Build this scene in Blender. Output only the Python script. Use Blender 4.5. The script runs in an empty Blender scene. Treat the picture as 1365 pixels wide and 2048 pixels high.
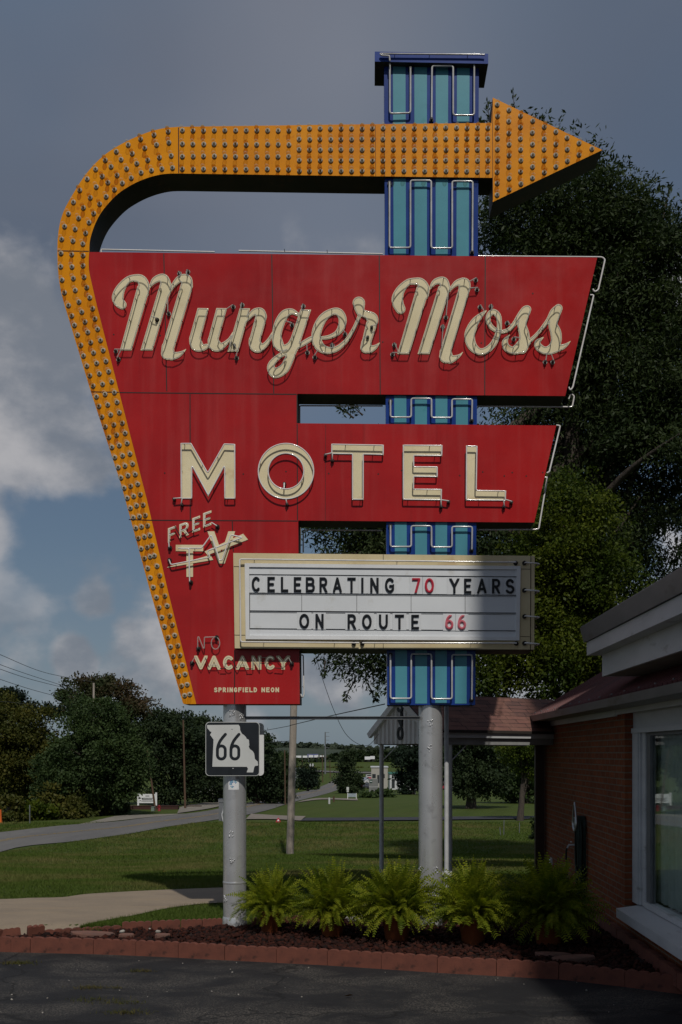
import bpy, math, random
import numpy as np
from mathutils import Vector, Matrix
from mathutils.geometry import tessellate_polygon

R = math.radians
F, CX, HY, EYE = 2024.0, 740.0, 1506.0, 1.9      # focal length (px), vanishing point, eye height (m)
SC = bpy.context.scene

# ------------------------------------------------------------------ camera
cam_d = bpy.data.cameras.new('camera')
cam = bpy.data.objects.new('camera', cam_d)
SC.collection.objects.link(cam)
SC.camera = cam
cam.location = (0, 0, EYE)
cam.rotation_euler = (R(90), 0, 0)
cam_d.sensor_fit = 'VERTICAL'
cam_d.sensor_height = 36.0
cam_d.sensor_width = 24.0
cam_d.lens = 36.0 * F / 2048.0
cam_d.shift_x = -(CX - 682.5) / 2048.0
cam_d.shift_y = (HY - 1024.0) / 2048.0
cam_d.clip_start = 0.05
cam_d.clip_end = 5000

# ------------------------------------------------------------------ light
SUN_SLOPE, SUN_SIDE = 1.15, -0.14       # fall per metre away from the lens, drift sideways
sun_dir = Vector((SUN_SIDE, 1.0, -SUN_SLOPE)).normalized()
sun_d = bpy.data.lights.new('sun', 'SUN')
sun_d.energy = 3.3
sun_d.angle = R(0.75)
sun_d.color = (1.0, 0.95, 0.87)
sun = bpy.data.objects.new('sun', sun_d)
SC.collection.objects.link(sun)
sun.rotation_euler = sun_dir.to_track_quat('-Z', 'Y').to_euler()
sun.location = (3, -20, 30)
SUN_EL = math.asin(-sun_dir.z)
SUN_AZ = math.atan2(-sun_dir.x, -sun_dir.y)

SC.view_settings.view_transform = 'Standard'
SC.view_settings.look = 'None'
SC.view_settings.exposure = -0.55
SC.view_settings.gamma = 1.0
SC.view_settings.use_curve_mapping = False

# ------------------------------------------------------------------ world: sky with clouds
W = bpy.data.worlds.new('World')
SC.world = W
W.use_nodes = True
nt = W.node_tree
nt.nodes.clear()
def wn(t, **kw):
    n = nt.nodes.new(t)
    for k, v in kw.items():
        setattr(n, k, v)
    return n
L = nt.links.new
out = wn('ShaderNodeOutputWorld')
bg = wn('ShaderNodeBackground')
bg.inputs['Strength'].default_value = 0.112
L(bg.outputs[0], out.inputs[0])
sky = wn('ShaderNodeTexSky')
sky.sky_type = 'NISHITA'
sky.sun_disc = False
sky.sun_elevation = SUN_EL
sky.sun_rotation = SUN_AZ
sky.air_density = 1.0
sky.dust_density = 1.0
sky.ozone_density = 1.5
tc = wn('ShaderNodeTexCoord')
def math_n(op, a, b=None, c=None, clamp=False):
    n = wn('ShaderNodeMath', operation=op)
    n.use_clamp = clamp
    for i, x in enumerate((a, b, c)):
        if x is None: continue
        if isinstance(x, (int, float)): n.inputs[i].default_value = x
        else: L(x, n.inputs[i])
    return n.outputs[0]
def mixc(fac, a, b, bt='MIX'):
    n = wn('ShaderNodeMix', data_type='RGBA', blend_type=bt)
    if isinstance(fac, (int, float)): n.inputs[0].default_value = fac
    else: L(fac, n.inputs[0])
    for i, x in ((6, a), (7, b)):
        if isinstance(x, tuple): n.inputs[i].default_value = (*x, 1)
        else: L(x, n.inputs[i])
    return n.outputs[2]
def sstep(x, lo, hi):
    n = wn('ShaderNodeMapRange', interpolation_type='SMOOTHSTEP')
    L(x, n.inputs[0])
    n.inputs[1].default_value = lo; n.inputs[2].default_value = hi
    return n.outputs[0]
def mapped(scale, loc=(0, 0, 0), rot=(0, 0, 0)):
    n = wn('ShaderNodeMapping')
    L(tc.outputs['Generated'], n.inputs[0])
    n.inputs['Scale'].default_value = scale
    n.inputs['Location'].default_value = loc
    n.inputs['Rotation'].default_value = rot
    return n.outputs[0]
def wnoise(vec, scale, detail=6, rough=0.55, dist=0.0):
    n = wn('ShaderNodeTexNoise')
    L(vec, n.inputs['Vector'])
    n.inputs['Scale'].default_value = scale
    n.inputs['Detail'].default_value = detail
    n.inputs['Roughness'].default_value = rough
    n.inputs['Distortion'].default_value = dist
    return n.outputs[0]
def sky_dir(px, py):
    return Vector(((px - CX) / F, 1.0, (HY - py) / F)).normalized()
def blob(px, py, rad, soft):            # soft round region of the sky round one direction
    n = wn('ShaderNodeVectorMath', operation='DISTANCE')
    L(tc.outputs['Generated'], n.inputs[0])
    n.inputs[1].default_value = sky_dir(px, py)
    return math_n('SUBTRACT', 1.0, sstep(n.outputs['Value'], rad - soft, rad + soft))
sep = wn('ShaderNodeSeparateXYZ')
L(tc.outputs['Generated'], sep.inputs[0])
up = sep.outputs[2]
K = 1.0 / 0.10
def kc(r, g, b): return (r * K, g * K, b * K)
blue = mixc(sstep(up, 0.02, 0.30), kc(0.19, 0.25, 0.31), kc(0.105, 0.175, 0.275))
base = mixc(0.86, sky.outputs[0], blue)
# thin grey veil that covers the upper sky, torn in broad diagonal bands
veil_n = wnoise(mapped((1.0, 1.0, 1.7), (0.3, 0, 0.2), (0, R(28), 0)), 2.2, 4, 0.42, 0.3)
veil_hi = sstep(up, 0.16, 0.50)
veil_f = math_n('MULTIPLY', veil_hi, sstep(veil_n, 0.18, 0.55), clamp=True)
veil_c = mixc(sstep(wnoise(mapped((1.0, 1.0, 1.6), (1.7, 0, 0.9), (0, R(35), 0)), 1.7, 4, 0.42, 0.2), 0.34, 0.68),
              kc(0.125, 0.150, 0.205), kc(0.275, 0.290, 0.345))
c1 = mixc(math_n('MULTIPLY', veil_f, 0.82), base, veil_c)
bright = blob(700, 120, 0.12, 0.20)
c1 = mixc(math_n('MULTIPLY', bright, 0.62), c1, kc(0.30, 0.31, 0.36))
dark = math_n('MAXIMUM', blob(330, 150, 0.06, 0.12), blob(1230, 250, 0.10, 0.14))
c1 = mixc(math_n('MULTIPLY', dark, 0.40), c1, kc(0.115, 0.14, 0.20))
# cumulus: fluffy noise pushed up where the banks stand
cum_n = wnoise(mapped((1.0, 1.0, 1.25)), 8.5, 8, 0.50, 0.15)
bank = math_n('MAXIMUM', math_n('MAXIMUM', blob(0, 790, 0.075, 0.065), blob(95, 905, 0.03, 0.05)),
       math_n('MAXIMUM', math_n('MULTIPLY', math_n('MAXIMUM', blob(150, 1315, 0.016, 0.022), blob(190, 1200, 0.012, 0.022)), 0.85),
       math_n('MAXIMUM', math_n('MULTIPLY', blob(670, 1370, 0.03, 0.05), 0.7), math_n('MULTIPLY', blob(-330, 1050, 0.13, 0.1), 0.9))))
low = math_n('MULTIPLY', math_n('SUBTRACT', 1.0, sstep(up, 0.03, 0.26)), 0.34)
dens = math_n('ADD', math_n('ADD', cum_n, -0.52), math_n('MAXIMUM', math_n('MULTIPLY', bank, 0.46), math_n('MULTIPLY', low, 0.26)))
cum_f = math_n('MULTIPLY', sstep(dens, 0.02, 0.17), math_n('SUBTRACT', 1.0, sstep(up, 0.40, 0.50)))
shade_n = wnoise(mapped((1.0, 1.0, 1.5), (0.0, 0.0, -0.05)), 9.0, 7, 0.55)
cum_c = mixc(sstep(shade_n, 0.33, 0.66), kc(0.235, 0.262, 0.310), kc(0.60, 0.585, 0.595))
clearer = math_n('MAXIMUM', blob(110, 1110, 0.03, 0.05), blob(40, 1190, 0.02, 0.05))
cum_f = math_n('MULTIPLY', cum_f, math_n('SUBTRACT', 1.0, math_n('MULTIPLY', clearer, 0.85)))
c2 = mixc(math_n('MULTIPLY', cum_f, 0.85), c1, cum_c)
L(c2, bg.inputs['Color'])

# ------------------------------------------------------------------ helpers
random.seed(66)
rng = np.random.default_rng(66)
def P(px, py, Y): return ((px - CX) / F * Y, Y, EYE + (HY - py) / F * Y)
_gp = [(-400, -0.20), (8.0, -0.20), (10.9, -0.12), (11.25, -0.02), (11.6, 0.0), (14.4, 0.0), (38, -1.9), (80, -2.3), (300, -8.5), (600, -2.2), (1500, -2.0), (6000, -2.0)]
def g(Y):
    for (a, za), (b, zb) in zip(_gp, _gp[1:]):
        if Y <= b:
            t = (Y - a) / (b - a)
            return za + (zb - za) * t
    return _gp[-1][1]
def gpt(px, py, dz=0.0):                # where the line of sight through a pixel meets the terrain
    s = (py - HY) / F
    lo, hi = 11.3, 1400.0
    for _ in range(60):
        m = (lo + hi) / 2
        if EYE - s * m > g(m): lo = m
        else: hi = m
    Y = (lo + hi) / 2
    return ((px - CX) / F * Y, Y, g(Y) + dz)
def tag(o, label=None, cat=None, group=None, kind=None):
    if label: o['label'] = label
    if cat: o['category'] = cat
    if group: o['group'] = group
    if kind: o['kind'] = kind
    return o
def empty(name, loc, label, cat, group=None, rz=0.0):
    o = bpy.data.objects.new(name, None)
    o.empty_display_size = 0.2
    SC.collection.objects.link(o)
    o.location = loc
    o.rotation_euler = (0, 0, rz)
    return tag(o, label, cat, group)
def link(name, me, parent=None, keep=True):
    o = bpy.data.objects.new(name, me)
    SC.collection.objects.link(o)
    if parent is not None:
        o.parent = parent
        if keep: o.matrix_parent_inverse = world_of(parent).inverted()
    return o
def world_of(o):
    m = Matrix.LocRotScale(o.location, o.rotation_euler, o.scale)
    if o.parent is not None:
        m = world_of(o.parent) @ o.matrix_parent_inverse @ m
    return m
def copy_tree(o, parent=None):
    c = o.copy()
    SC.collection.objects.link(c)
    if parent is not None: c.parent = parent
    for ch in list(o.children): copy_tree(ch, c)
    return c
def np_mesh(name, V, Fc, mats, smooth=False, mi=None):
    V = np.asarray(V, np.float32); Fc = np.asarray(Fc, np.int32)
    me = bpy.data.meshes.new(name)
    k = Fc.shape[1]
    me.vertices.add(len(V)); me.vertices.foreach_set('co', V.ravel())
    me.loops.add(Fc.size); me.loops.foreach_set('vertex_index', Fc.ravel())
    me.polygons.add(len(Fc))
    me.polygons.foreach_set('loop_start', np.arange(0, Fc.size, k, dtype=np.int32))
    me.polygons.foreach_set('loop_total', np.full(len(Fc), k, np.int32))
    if smooth: me.polygons.foreach_set('use_smooth', np.ones(len(Fc), bool))
    if mi is not None: me.polygons.foreach_set('material_index', np.asarray(mi, np.int32))
    for m in mats: me.materials.append(m)
    me.update(calc_edges=True)
    return me

class MB:
    """collects shapes and links them as ONE mesh"""
    def __init__(s): s.v = []; s.f = []; s.m = []; s.s = []
    def face(s, pts, m=0, sm=False):
        i = len(s.v); s.v += [tuple(p) for p in pts]
        s.f.append(tuple(range(i, i + len(pts)))); s.m.append(m); s.s.append(sm)
    def hexa(s, p, m=0):                # 8 points: bottom ring 0-3 then top ring 4-7
        i = len(s.v); s.v += [tuple(q) for q in p]
        for q in ((3, 2, 1, 0), (4, 5, 6, 7), (0, 1, 5, 4), (1, 2, 6, 5), (2, 3, 7, 6), (3, 0, 4, 7)):
            s.f.append(tuple(i + j for j in q)); s.m.append(m); s.s.append(False)
    def box(s, x0, x1, y0, y1, z0, z1, m=0):
        s.hexa([(x0, y0, z0), (x1, y0, z0), (x1, y1, z0), (x0, y1, z0), (x0, y0, z1), (x1, y0, z1), (x1, y1, z1), (x0, y1, z1)], m)
        return s
    def bar(s, a, b, w, h, m=0, upv=(0, 0, 1)):
        a, b = Vector(a), Vector(b); d = (b - a).normalized(); u = Vector(upv)
        if abs(d.dot(u)) > .98: u = Vector((0, 1, 0))
        x = d.cross(u).normalized(); y = x.cross(d).normalized()
        x *= w / 2; y *= h / 2
        s.hexa([a - x - y, a + x - y, b + x - y, b - x - y, a - x + y, a + x + y, b + x + y, b - x + y], m)
        return s
    def tube(s, pts, r, n=8, m=0, closed=False, caps=True):
        pts = [Vector(p) for p in pts]; k = len(pts)
        rs = r if isinstance(r, (list, tuple)) else [r] * k
        base = len(s.v); prev = None
        for i in range(k):
            if closed: d = pts[(i + 1) % k] - pts[i - 1]
            else: d = pts[min(i + 1, k - 1)] - pts[max(i - 1, 0)]
            if d.length < 1e-9: d = Vector((0, 0, 1))
            d.normalize()
            if prev is None:
                u = Vector((0, 1, 0)) if abs(d.y) < .9 else Vector((1, 0, 0))
            else: u = prev
            x = (u - d * u.dot(d)).normalized(); prev = x
            y = d.cross(x)
            for j in range(n):
                a = 2 * math.pi * j / n
                s.v.append(tuple(pts[i] + (x * math.cos(a) + y * math.sin(a)) * rs[i]))
        for i in range(k if closed else k - 1):
            for j in range(n):
                a = base + i * n + j; b = base + i * n + (j + 1) % n
                i2 = (i + 1) % k
                c = base + i2 * n + (j + 1) % n; e = base + i2 * n + j
                s.f.append((a, b, c, e)); s.m.append(m); s.s.append(True)
        if caps and not closed:
            for k0, rev in ((0, True), (k - 1, False)):       # caps get points of their own so that the side stays evenly shaded
                i0 = len(s.v); s.v += s.v[base + k0 * n: base + k0 * n + n]
                s.f.append(tuple(i0 + j for j in (reversed(range(n)) if rev else range(n)))); s.m.append(m); s.s.append(False)
        return s
    def ball(s, c, r, nu=8, nv=5, m=0, sq=(1, 1, 1)):
        base = len(s.v)
        for i in range(nv + 1):
            t = math.pi * i / nv
            for j in range(nu):
                a = 2 * math.pi * j / nu
                s.v.append((c[0] + r * sq[0] * math.sin(t) * math.cos(a), c[1] + r * sq[1] * math.sin(t) * math.sin(a), c[2] + r * sq[2] * math.cos(t)))
        for i in range(nv):
            for j in range(nu):
                s.f.append((base + i * nu + j, base + (i + 1) * nu + j, base + (i + 1) * nu + (j + 1) % nu, base + i * nu + (j + 1) % nu)); s.m.append(m); s.s.append(True)
        return s
    def loops(s, loops, y0, y1, m=0, ms=None, back=False):
        """flat shape (list of closed (x,z) loops, holes allowed) standing in the XZ plane from front y0 to back y1"""
        if ms is None: ms = m
        lp = [[Vector((x, z, 0)) for x, z in l] for l in loops]
        flat = [p for l in lp for p in l]
        tris = tessellate_polygon(lp)
        for yy, sgn in ((y0, 1), (y1, -1)) if back else ((y0, 1),):
            base = len(s.v)
            s.v += [(p.x, yy, p.y) for p in flat]
            for t in tris:
                a, b, c = (flat[i] for i in t)
                cr = (b - a).cross(c - a).z          # >0: counter-clockwise in x,z -> faces -Y
                tt = t if (cr > 0) == (sgn > 0) else (t[0], t[2], t[1])
                s.f.append(tuple(base + i for i in tt)); s.m.append(m); s.s.append(False)
        for l in lp:
            n = len(l)
            base = len(s.v)
            s.v += [(p.x, y0, p.y) for p in l] + [(p.x, y1, p.y) for p in l]
            for i in range(n):
                j = (i + 1) % n
                s.f.append((base + i, base + n + i, base + n + j, base + j)); s.m.append(ms); s.s.append(False)
        return s
    def build(s, name, mats, parent=None):
        me = bpy.data.meshes.new(name)
        me.from_pydata(s.v, [], s.f)
        for m in (mats if isinstance(mats, (list, tuple)) else [mats]): me.materials.append(m)
        me.polygons.foreach_set('material_index', s.m)
        me.polygons.foreach_set('use_smooth', s.s)
        me.update()
        return link(name, me, parent)

def catmull(pts, n=6, closed=False):
    out = []; k = len(pts)
    for i in range(k if closed else k - 1):
        if closed: p = [np.array(pts[(i + j) % k], float) for j in (-1, 0, 1, 2)]
        else: p = [np.array(pts[min(max(i + j, 0), k - 1)], float) for j in (-1, 0, 1, 2)]
        for q in range(n):
            t = q / n
            out.append(tuple(0.5 * (2 * p[1] + (p[2] - p[0]) * t + (2 * p[0] - 5 * p[1] + 4 * p[2] - p[3]) * t * t + (3 * p[1] - p[0] - 3 * p[2] + p[3]) * t ** 3)))
    if not closed: out.append(tuple(float(x) for x in pts[-1]))
    return out
def fillet(pts, rad, n=4):               # round the corners of an open polyline (2D)
    out = [pts[0]]
    for a, b, c in zip(pts, pts[1:], pts[2:]):
        A, B, C = (np.array(q, float) for q in (a, b, c))
        u = A - B; w = C - B; lu = np.linalg.norm(u); lw = np.linalg.norm(w)
        if lu < 1e-6 or lw < 1e-6: continue
        r = min(rad, lu * .45, lw * .45); p0 = B + u / lu * r; p1 = B + w / lw * r
        for i in range(n + 1):
            t = i / n
            out.append(tuple((1 - t) ** 2 * p0 + 2 * t * (1 - t) * B + t * t * p1))
    out.append(pts[-1])
    return out

# ---- shapes as distance fields: brush strokes and polygons joined, then outlined
def sdf(strokes=(), polys=(), step=1.0, pad=6, clip=None):
    xs = [p[0] - p[2] for s in strokes for p in s] + [p[0] + p[2] for s in strokes for p in s] + [p[0] for q in polys for p in q]
    ys = [p[1] - p[2] for s in strokes for p in s] + [p[1] + p[2] for s in strokes for p in s] + [p[1] for q in polys for p in q]
    x0, x1, y0, y1 = min(xs) - pad, max(xs) + pad, min(ys) - pad, max(ys) + pad
    gx, gy = np.meshgrid(np.arange(x0, x1 + step, step), np.arange(y0, y1 + step, step))
    D = np.full(gx.shape, 1e9)
    def seg(ax, ay, bx, by):
        dx, dy = bx - ax, by - ay; l2 = dx * dx + dy * dy + 1e-12
        t = np.clip(((gx - ax) * dx + (gy - ay) * dy) / l2, 0, 1)
        return np.hypot(gx - ax - t * dx, gy - ay - t * dy), t
    for s in strokes:
        for (ax, ay, ar), (bx, by, br) in zip(s, s[1:]):
            d, t = seg(ax, ay, bx, by)
            D = np.minimum(D, d - (ar + (br - ar) * t))
    for q in polys:
        d = np.full(gx.shape, 1e9); ins = np.zeros(gx.shape, bool)
        for (ax, ay), (bx, by) in zip(q, list(q[1:]) + [q[0]]):
            d = np.minimum(d, seg(ax, ay, bx, by)[0])
            if ay != by:
                ins ^= ((ay > gy) != (by > gy)) & (gx < (bx - ax) * (gy - ay) / (by - ay) + ax)
        D = np.minimum(D, np.where(ins, -d, d))
    if clip is not None:
        a, b, c, e = clip
        D = np.maximum(D, np.maximum(np.maximum(a - gx, gx - b), np.maximum(c - gy, gy - e)))
    return D, x0, y0, step
def contour(field, level=0.0, tol=0.12):
    D, x0, y0, st = field
    D = D - level + 1e-7
    ins = D < 0
    mixed = ins[:-1, :-1].astype(int) + ins[:-1, 1:] + ins[1:, :-1] + ins[1:, 1:]
    nxt = {}
    pos = {}
    def ept(kind, i, j):
        key = (kind, i, j)
        if key not in pos:
            if kind == 0:
                a, b = D[i, j], D[i, j + 1]; t = a / (a - b); pos[key] = (x0 + (j + t) * st, y0 + i * st)
            else:
                a, b = D[i, j], D[i + 1, j]; t = a / (a - b); pos[key] = (x0 + j * st, y0 + (i + t) * st)
        return key
    for i, j in zip(*np.where((mixed > 0) & (mixed < 4))):
        a, b, c, e = ins[i, j], ins[i, j + 1], ins[i + 1, j + 1], ins[i + 1, j]
        T = (0, i, j); Bm = (0, i + 1, j); Lf = (1, i, j); Rt = (1, i, j + 1)
        code = a * 1 + b * 2 + c * 4 + e * 8
        tab = {1: [(Lf, T)], 2: [(T, Rt)], 3: [(Lf, Rt)], 4: [(Rt, Bm)], 6: [(T, Bm)], 7: [(Lf, Bm)], 8: [(Bm, Lf)], 9: [(Bm, T)],
               11: [(Bm, Rt)], 12: [(Rt, Lf)], 13: [(Rt, T)], 14: [(T, Lf)], 5: [(Lf, T), (Rt, Bm)], 10: [(T, Rt), (Bm, Lf)]}
        for p, q in tab[code]:
            nxt[ept(*p)] = ept(*q)
    loops = []
    left = set(nxt)
    while left:
        k0 = left.pop(); lp = [pos[k0]]; k = nxt[k0]
        while k != k0 and k in left:
            left.discard(k); lp.append(pos[k]); k = nxt[k]
        if len(lp) > 8: loops.append(simplify(lp, tol))
    return [l for l in loops if len(l) >= 4]
def simplify(lp, tol):
    A = np.array(lp)
    def rdp(i, j):
        stack = [(i, j)]; keep = {i, j}
        while stack:
            a, b = stack.pop()
            if b - a < 2: continue
            d = A[b] - A[a]; n = np.hypot(*d)
            w = A[a + 1:b] - A[a]
            dist = np.abs(d[0] * w[:, 1] - d[1] * w[:, 0]) / n if n > 1e-9 else np.hypot(w[:, 0], w[:, 1])
            m = int(dist.argmax())
            if dist[m] > tol:
                keep.add(a + 1 + m); stack += [(a, a + 1 + m), (a + 1 + m, b)]
        return keep
    far = int(np.hypot(*(A - A[0]).T).argmax())
    ks = sorted(rdp(0, far) | rdp(far, len(A) - 1))
    if len(ks) > 2 and np.hypot(*(A[ks[0]] - A[ks[-1]])) < tol * 2: ks = ks[:-1]
    return [tuple(A[k]) for k in ks]
def resample(lp, d):
    A = np.array(lp + [lp[0]]); s = np.r_[0, np.cumsum(np.hypot(*np.diff(A, axis=0).T))]
    n = max(8, int(s[-1] / d)); t = np.linspace(0, s[-1], n, endpoint=False)
    return list(zip(np.interp(t, s, A[:, 0]), np.interp(t, s, A[:, 1])))
def to_xz(lp, Y): return [(P(x, y, Y)[0], P(x, y, Y)[2]) for x, y in lp]

# ------------------------------------------------------------------ materials
def new_mat(name):
    m = bpy.data.materials.new(name); m.use_nodes = True
    n = m.node_tree.nodes; n.clear()
    o = n.new('ShaderNodeOutputMaterial'); b = n.new('ShaderNodeBsdfPrincipled')
    m.node_tree.links.new(b.outputs[0], o.inputs[0])
    return m, n, m.node_tree.links.new, b, o
def n_noise(n, l, scale, detail=5, rough=.55, coord='Object', sc=None, dist=0.0):
    t = n.new('ShaderNodeTexCoord'); src = t.outputs[coord]
    if sc:
        mp = n.new('ShaderNodeMapping'); mp.inputs['Scale'].default_value = sc
        l(src, mp.inputs[0]); src = mp.outputs[0]
    x = n.new('ShaderNodeTexNoise'); l(src, x.inputs['Vector'])
    x.inputs['Scale'].default_value = scale; x.inputs['Detail'].default_value = detail
    x.inputs['Roughness'].default_value = rough; x.inputs['Distortion'].default_value = dist
    return x.outputs[0]
def n_range(n, l, src, lo, hi, a=0.0, b=1.0):
    r = n.new('ShaderNodeMapRange'); l(src, r.inputs[0])
    r.inputs[1].default_value = lo; r.inputs[2].default_value = hi; r.inputs[3].default_value = a; r.inputs[4].default_value = b
    return r.outputs[0]
def n_mix(n, l, fac, a, b, bt='MIX'):
    x = n.new('ShaderNodeMix'); x.data_type = 'RGBA'; x.blend_type = bt
    if isinstance(fac, (int, float)): x.inputs[0].default_value = fac
    else: l(fac, x.inputs[0])
    for i, c in ((6, a), (7, b)):
        if isinstance(c, tuple): x.inputs[i].default_value = (*c[:3], 1)
        else: l(c, x.inputs[i])
    return x.outputs[2]
def n_bump(n, l, b, h, strength, dist):
    x = n.new('ShaderNodeBump'); l(h, x.inputs['Height'])
    x.inputs['Strength'].default_value = strength; x.inputs['Distance'].default_value = dist
    l(x.outputs[0], b.inputs['Normal'])
def mat(name, c1, c2=None, scale=6.0, lo=.4, hi=.65, rough=.6, spec=.3, metal=0.0, bump=0.0, bscale=None, bdist=.01, sc=None, coat=0.0, c3=None, s3=40.0, lo3=.6, hi3=.72, rr=.0, detail=5):
    m, n, l, b, o = new_mat(name)
    b.inputs['Roughness'].default_value = rough; b.inputs['Metallic'].default_value = metal
    b.inputs['Specular IOR Level'].default_value = spec; b.inputs['Coat Weight'].default_value = coat; b.inputs['Coat Roughness'].default_value = .12
    if c2 is None: c2 = tuple(x * .82 for x in c1)
    nz = n_noise(n, l, scale, detail, .6, sc=sc)
    col = n_mix(n, l, n_range(n, l, nz, lo, hi), c1, c2)
    if c3 is not None:
        col = n_mix(n, l, n_range(n, l, n_noise(n, l, s3, 3, .6, sc=sc), lo3, hi3), col, c3)
    l(col, b.inputs['Base Color'])
    if rr: l(n_range(n, l, nz, .3, .7, rough - rr, rough + rr), b.inputs['Roughness'])
    if bump: n_bump(n, l, b, n_noise(n, l, bscale or scale * 4, 6, .65), bump, bdist)
    return m
def glass_mat(name, tint, alpha, rough=.05, edge=.65):
    m, n, l, b, o = new_mat(name)
    b.inputs['Base Color'].default_value = (*tint, 1); b.inputs['Roughness'].default_value = rough
    b.inputs['Specular IOR Level'].default_value = .6
    tr = n.new('ShaderNodeBsdfTransparent'); tr.inputs[0].default_value = (*[min(1, .55 + .45 * x) for x in tint], 1)
    fr = n.new('ShaderNodeLayerWeight'); fr.inputs[0].default_value = .45
    f = n_range(n, l, fr.outputs['Facing'], 0, 1, alpha, min(1, alpha + edge))
    ms = n.new('ShaderNodeMixShader'); l(f, ms.inputs[0]); l(tr.outputs[0], ms.inputs[1]); l(b.outputs[0], ms.inputs[2])
    l(ms.outputs[0], o.inputs[0])
    return m
def leaf_mat(name, ca, cb, cc, trans=.35, rough=.55, nscale=.9):
    m, n, l, b, o = new_mat(name)
    geo = n.new('ShaderNodeNewGeometry')
    col = n_mix(n, l, geo.outputs['Random Per Island'], ca, cb)
    col = n_mix(n, l, n_range(n, l, n_noise(n, l, nscale, 3), .45, .68), col, cc)
    l(col, b.inputs['Base Color']); b.inputs['Roughness'].default_value = rough
    b.inputs['Specular IOR Level'].default_value = .12
    t = n.new('ShaderNodeBsdfTranslucent')
    g2 = n.new('ShaderNodeMix'); g2.data_type = 'RGBA'; g2.blend_type = 'MULTIPLY'; g2.inputs[0].default_value = 1
    l(col, g2.inputs[6]); g2.inputs[7].default_value = (1.2, 1.3, .6, 1)
    l(g2.outputs[2], t.inputs[0])
    ms = n.new('ShaderNodeMixShader'); ms.inputs[0].default_value = trans
    l(b.outputs[0], ms.inputs[1]); l(t.outputs[0], ms.inputs[2]); l(ms.outputs[0], o.inputs[0])
    return m

M = {}
def red_mat():
    m, n, l, b, o = new_mat('red_enamel')
    a = n_mix(n, l, n_range(n, l, n_noise(n, l, .9, 5, .6, dist=.3), .35, .7), (.44, .018, .019), (.32, .013, .015))
    st = n_noise(n, l, 1.0, 4, .6, sc=(7.0, 1, .45))                       # rain streaks that run down the sheet
    a = n_mix(n, l, n_range(n, l, st, .50, .78, 0, .36), a, (.46, .085, .08))
    st2 = n_noise(n, l, 1.0, 5, .6, sc=(11.0, 1, .30))
    a = n_mix(n, l, n_range(n, l, st2, .60, .80, 0, .55), a, (.13, .012, .012))
    a = n_mix(n, l, n_range(n, l, n_noise(n, l, 45, 3, .6), .66, .74, 0, .5), a, (.22, .015, .018))
    l(a, b.inputs['Base Color'])
    l(n_range(n, l, n_noise(n, l, 3, 4), .3, .7, .20, .34), b.inputs['Roughness']); b.inputs['Specular IOR Level'].default_value = .22
    n_bump(n, l, b, n_noise(n, l, 1.6, 3, .5), .25, .02)
    return m
M['red'] = red_mat()
M['yellow'] = mat('yellow_enamel', (.78, .300, .004), (.66, .225, .004), 1.6, .38, .68, .26, spec=.2, bump=.15, bscale=2, bdist=.01, c3=(.48, .13, .01), s3=9, lo3=.62, hi3=.80)
M['dark_metal'] = mat('dark_metal', (.035, .032, .03), (.055, .045, .038), 3, rough=.6, c3=(.09, .05, .03), s3=8, lo3=.6, hi3=.75)
M['seam'] = mat('seam', (.05, .012, .012), rough=.7)
M['cream'] = mat('cream_paint', (.82, .73, .49), (.74, .65, .42), 2.2, rough=.3, spec=.2, c3=(.55, .33, .14), s3=3.5, lo3=.63, hi3=.85)
M['cream_frame'] = mat('cream_frame', (.70, .60, .38), (.60, .50, .29), 1.6, rough=.5, c3=(.40, .20, .07), s3=2.6, lo3=.58, hi3=.80, sc=(1, 1, .6))
M['blue'] = mat('blue_enamel', (.014, .050, .26), (.011, .038, .20), 2.5, rough=.22, spec=.25, bump=.1, bscale=2)
M['teal'] = mat('teal_enamel', (.095, .315, .39), (.083, .28, .35), 2.5, rough=.25, spec=.25, c3=(.05, .25, .27), s3=7, lo3=.66, hi3=.85)
M['white'] = mat('white_paint', (.78, .79, .80), (.70, .71, .72), 2.5, rough=.4)
M['board'] = mat('board_white', (.74, .765, .79), (.69, .715, .74), 1.4, rough=.25, c3=(.6, .6, .58), s3=6, lo3=.62, hi3=.8)
M['black'] = mat('black_plastic', (.014, .016, .020), rough=.35)
M['letter_red'] = mat('red_plastic', (.55, .03, .06), rough=.35)
M['letter_faded'] = mat('faded_red_plastic', (.62, .16, .20), (.52, .08, .12), 12, rough=.4)
M['rubber'] = mat('rubber', (.02, .017, .015), rough=.5)
M['tube_white'] = mat('coated_glass_tube', (.80, .79, .78), (.70, .66, .62), 6, rough=.12, coat=.5)
M['tube_grey'] = mat('grey_glass_tube', (.56, .57, .58), (.42, .42, .41), 5, rough=.15, coat=.3)
M['tube_clear'] = glass_mat('clear_glass_tube', (.66, .66, .62), .30, .06)
M['bulb_clear'] = glass_mat('bulb_glass', (.92, .86, .70), .03, .04, .22)
M['bulb_amber'] = glass_mat('bulb_amber', (.80, .46, .05), .10, .05, .30)
M['socket'] = mat('socket_metal', (.46, .43, .38), (.28, .26, .22), 18, rough=.45)
M['socket_in'] = mat('socket_inner', (.03, .026, .02), rough=.5)
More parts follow.
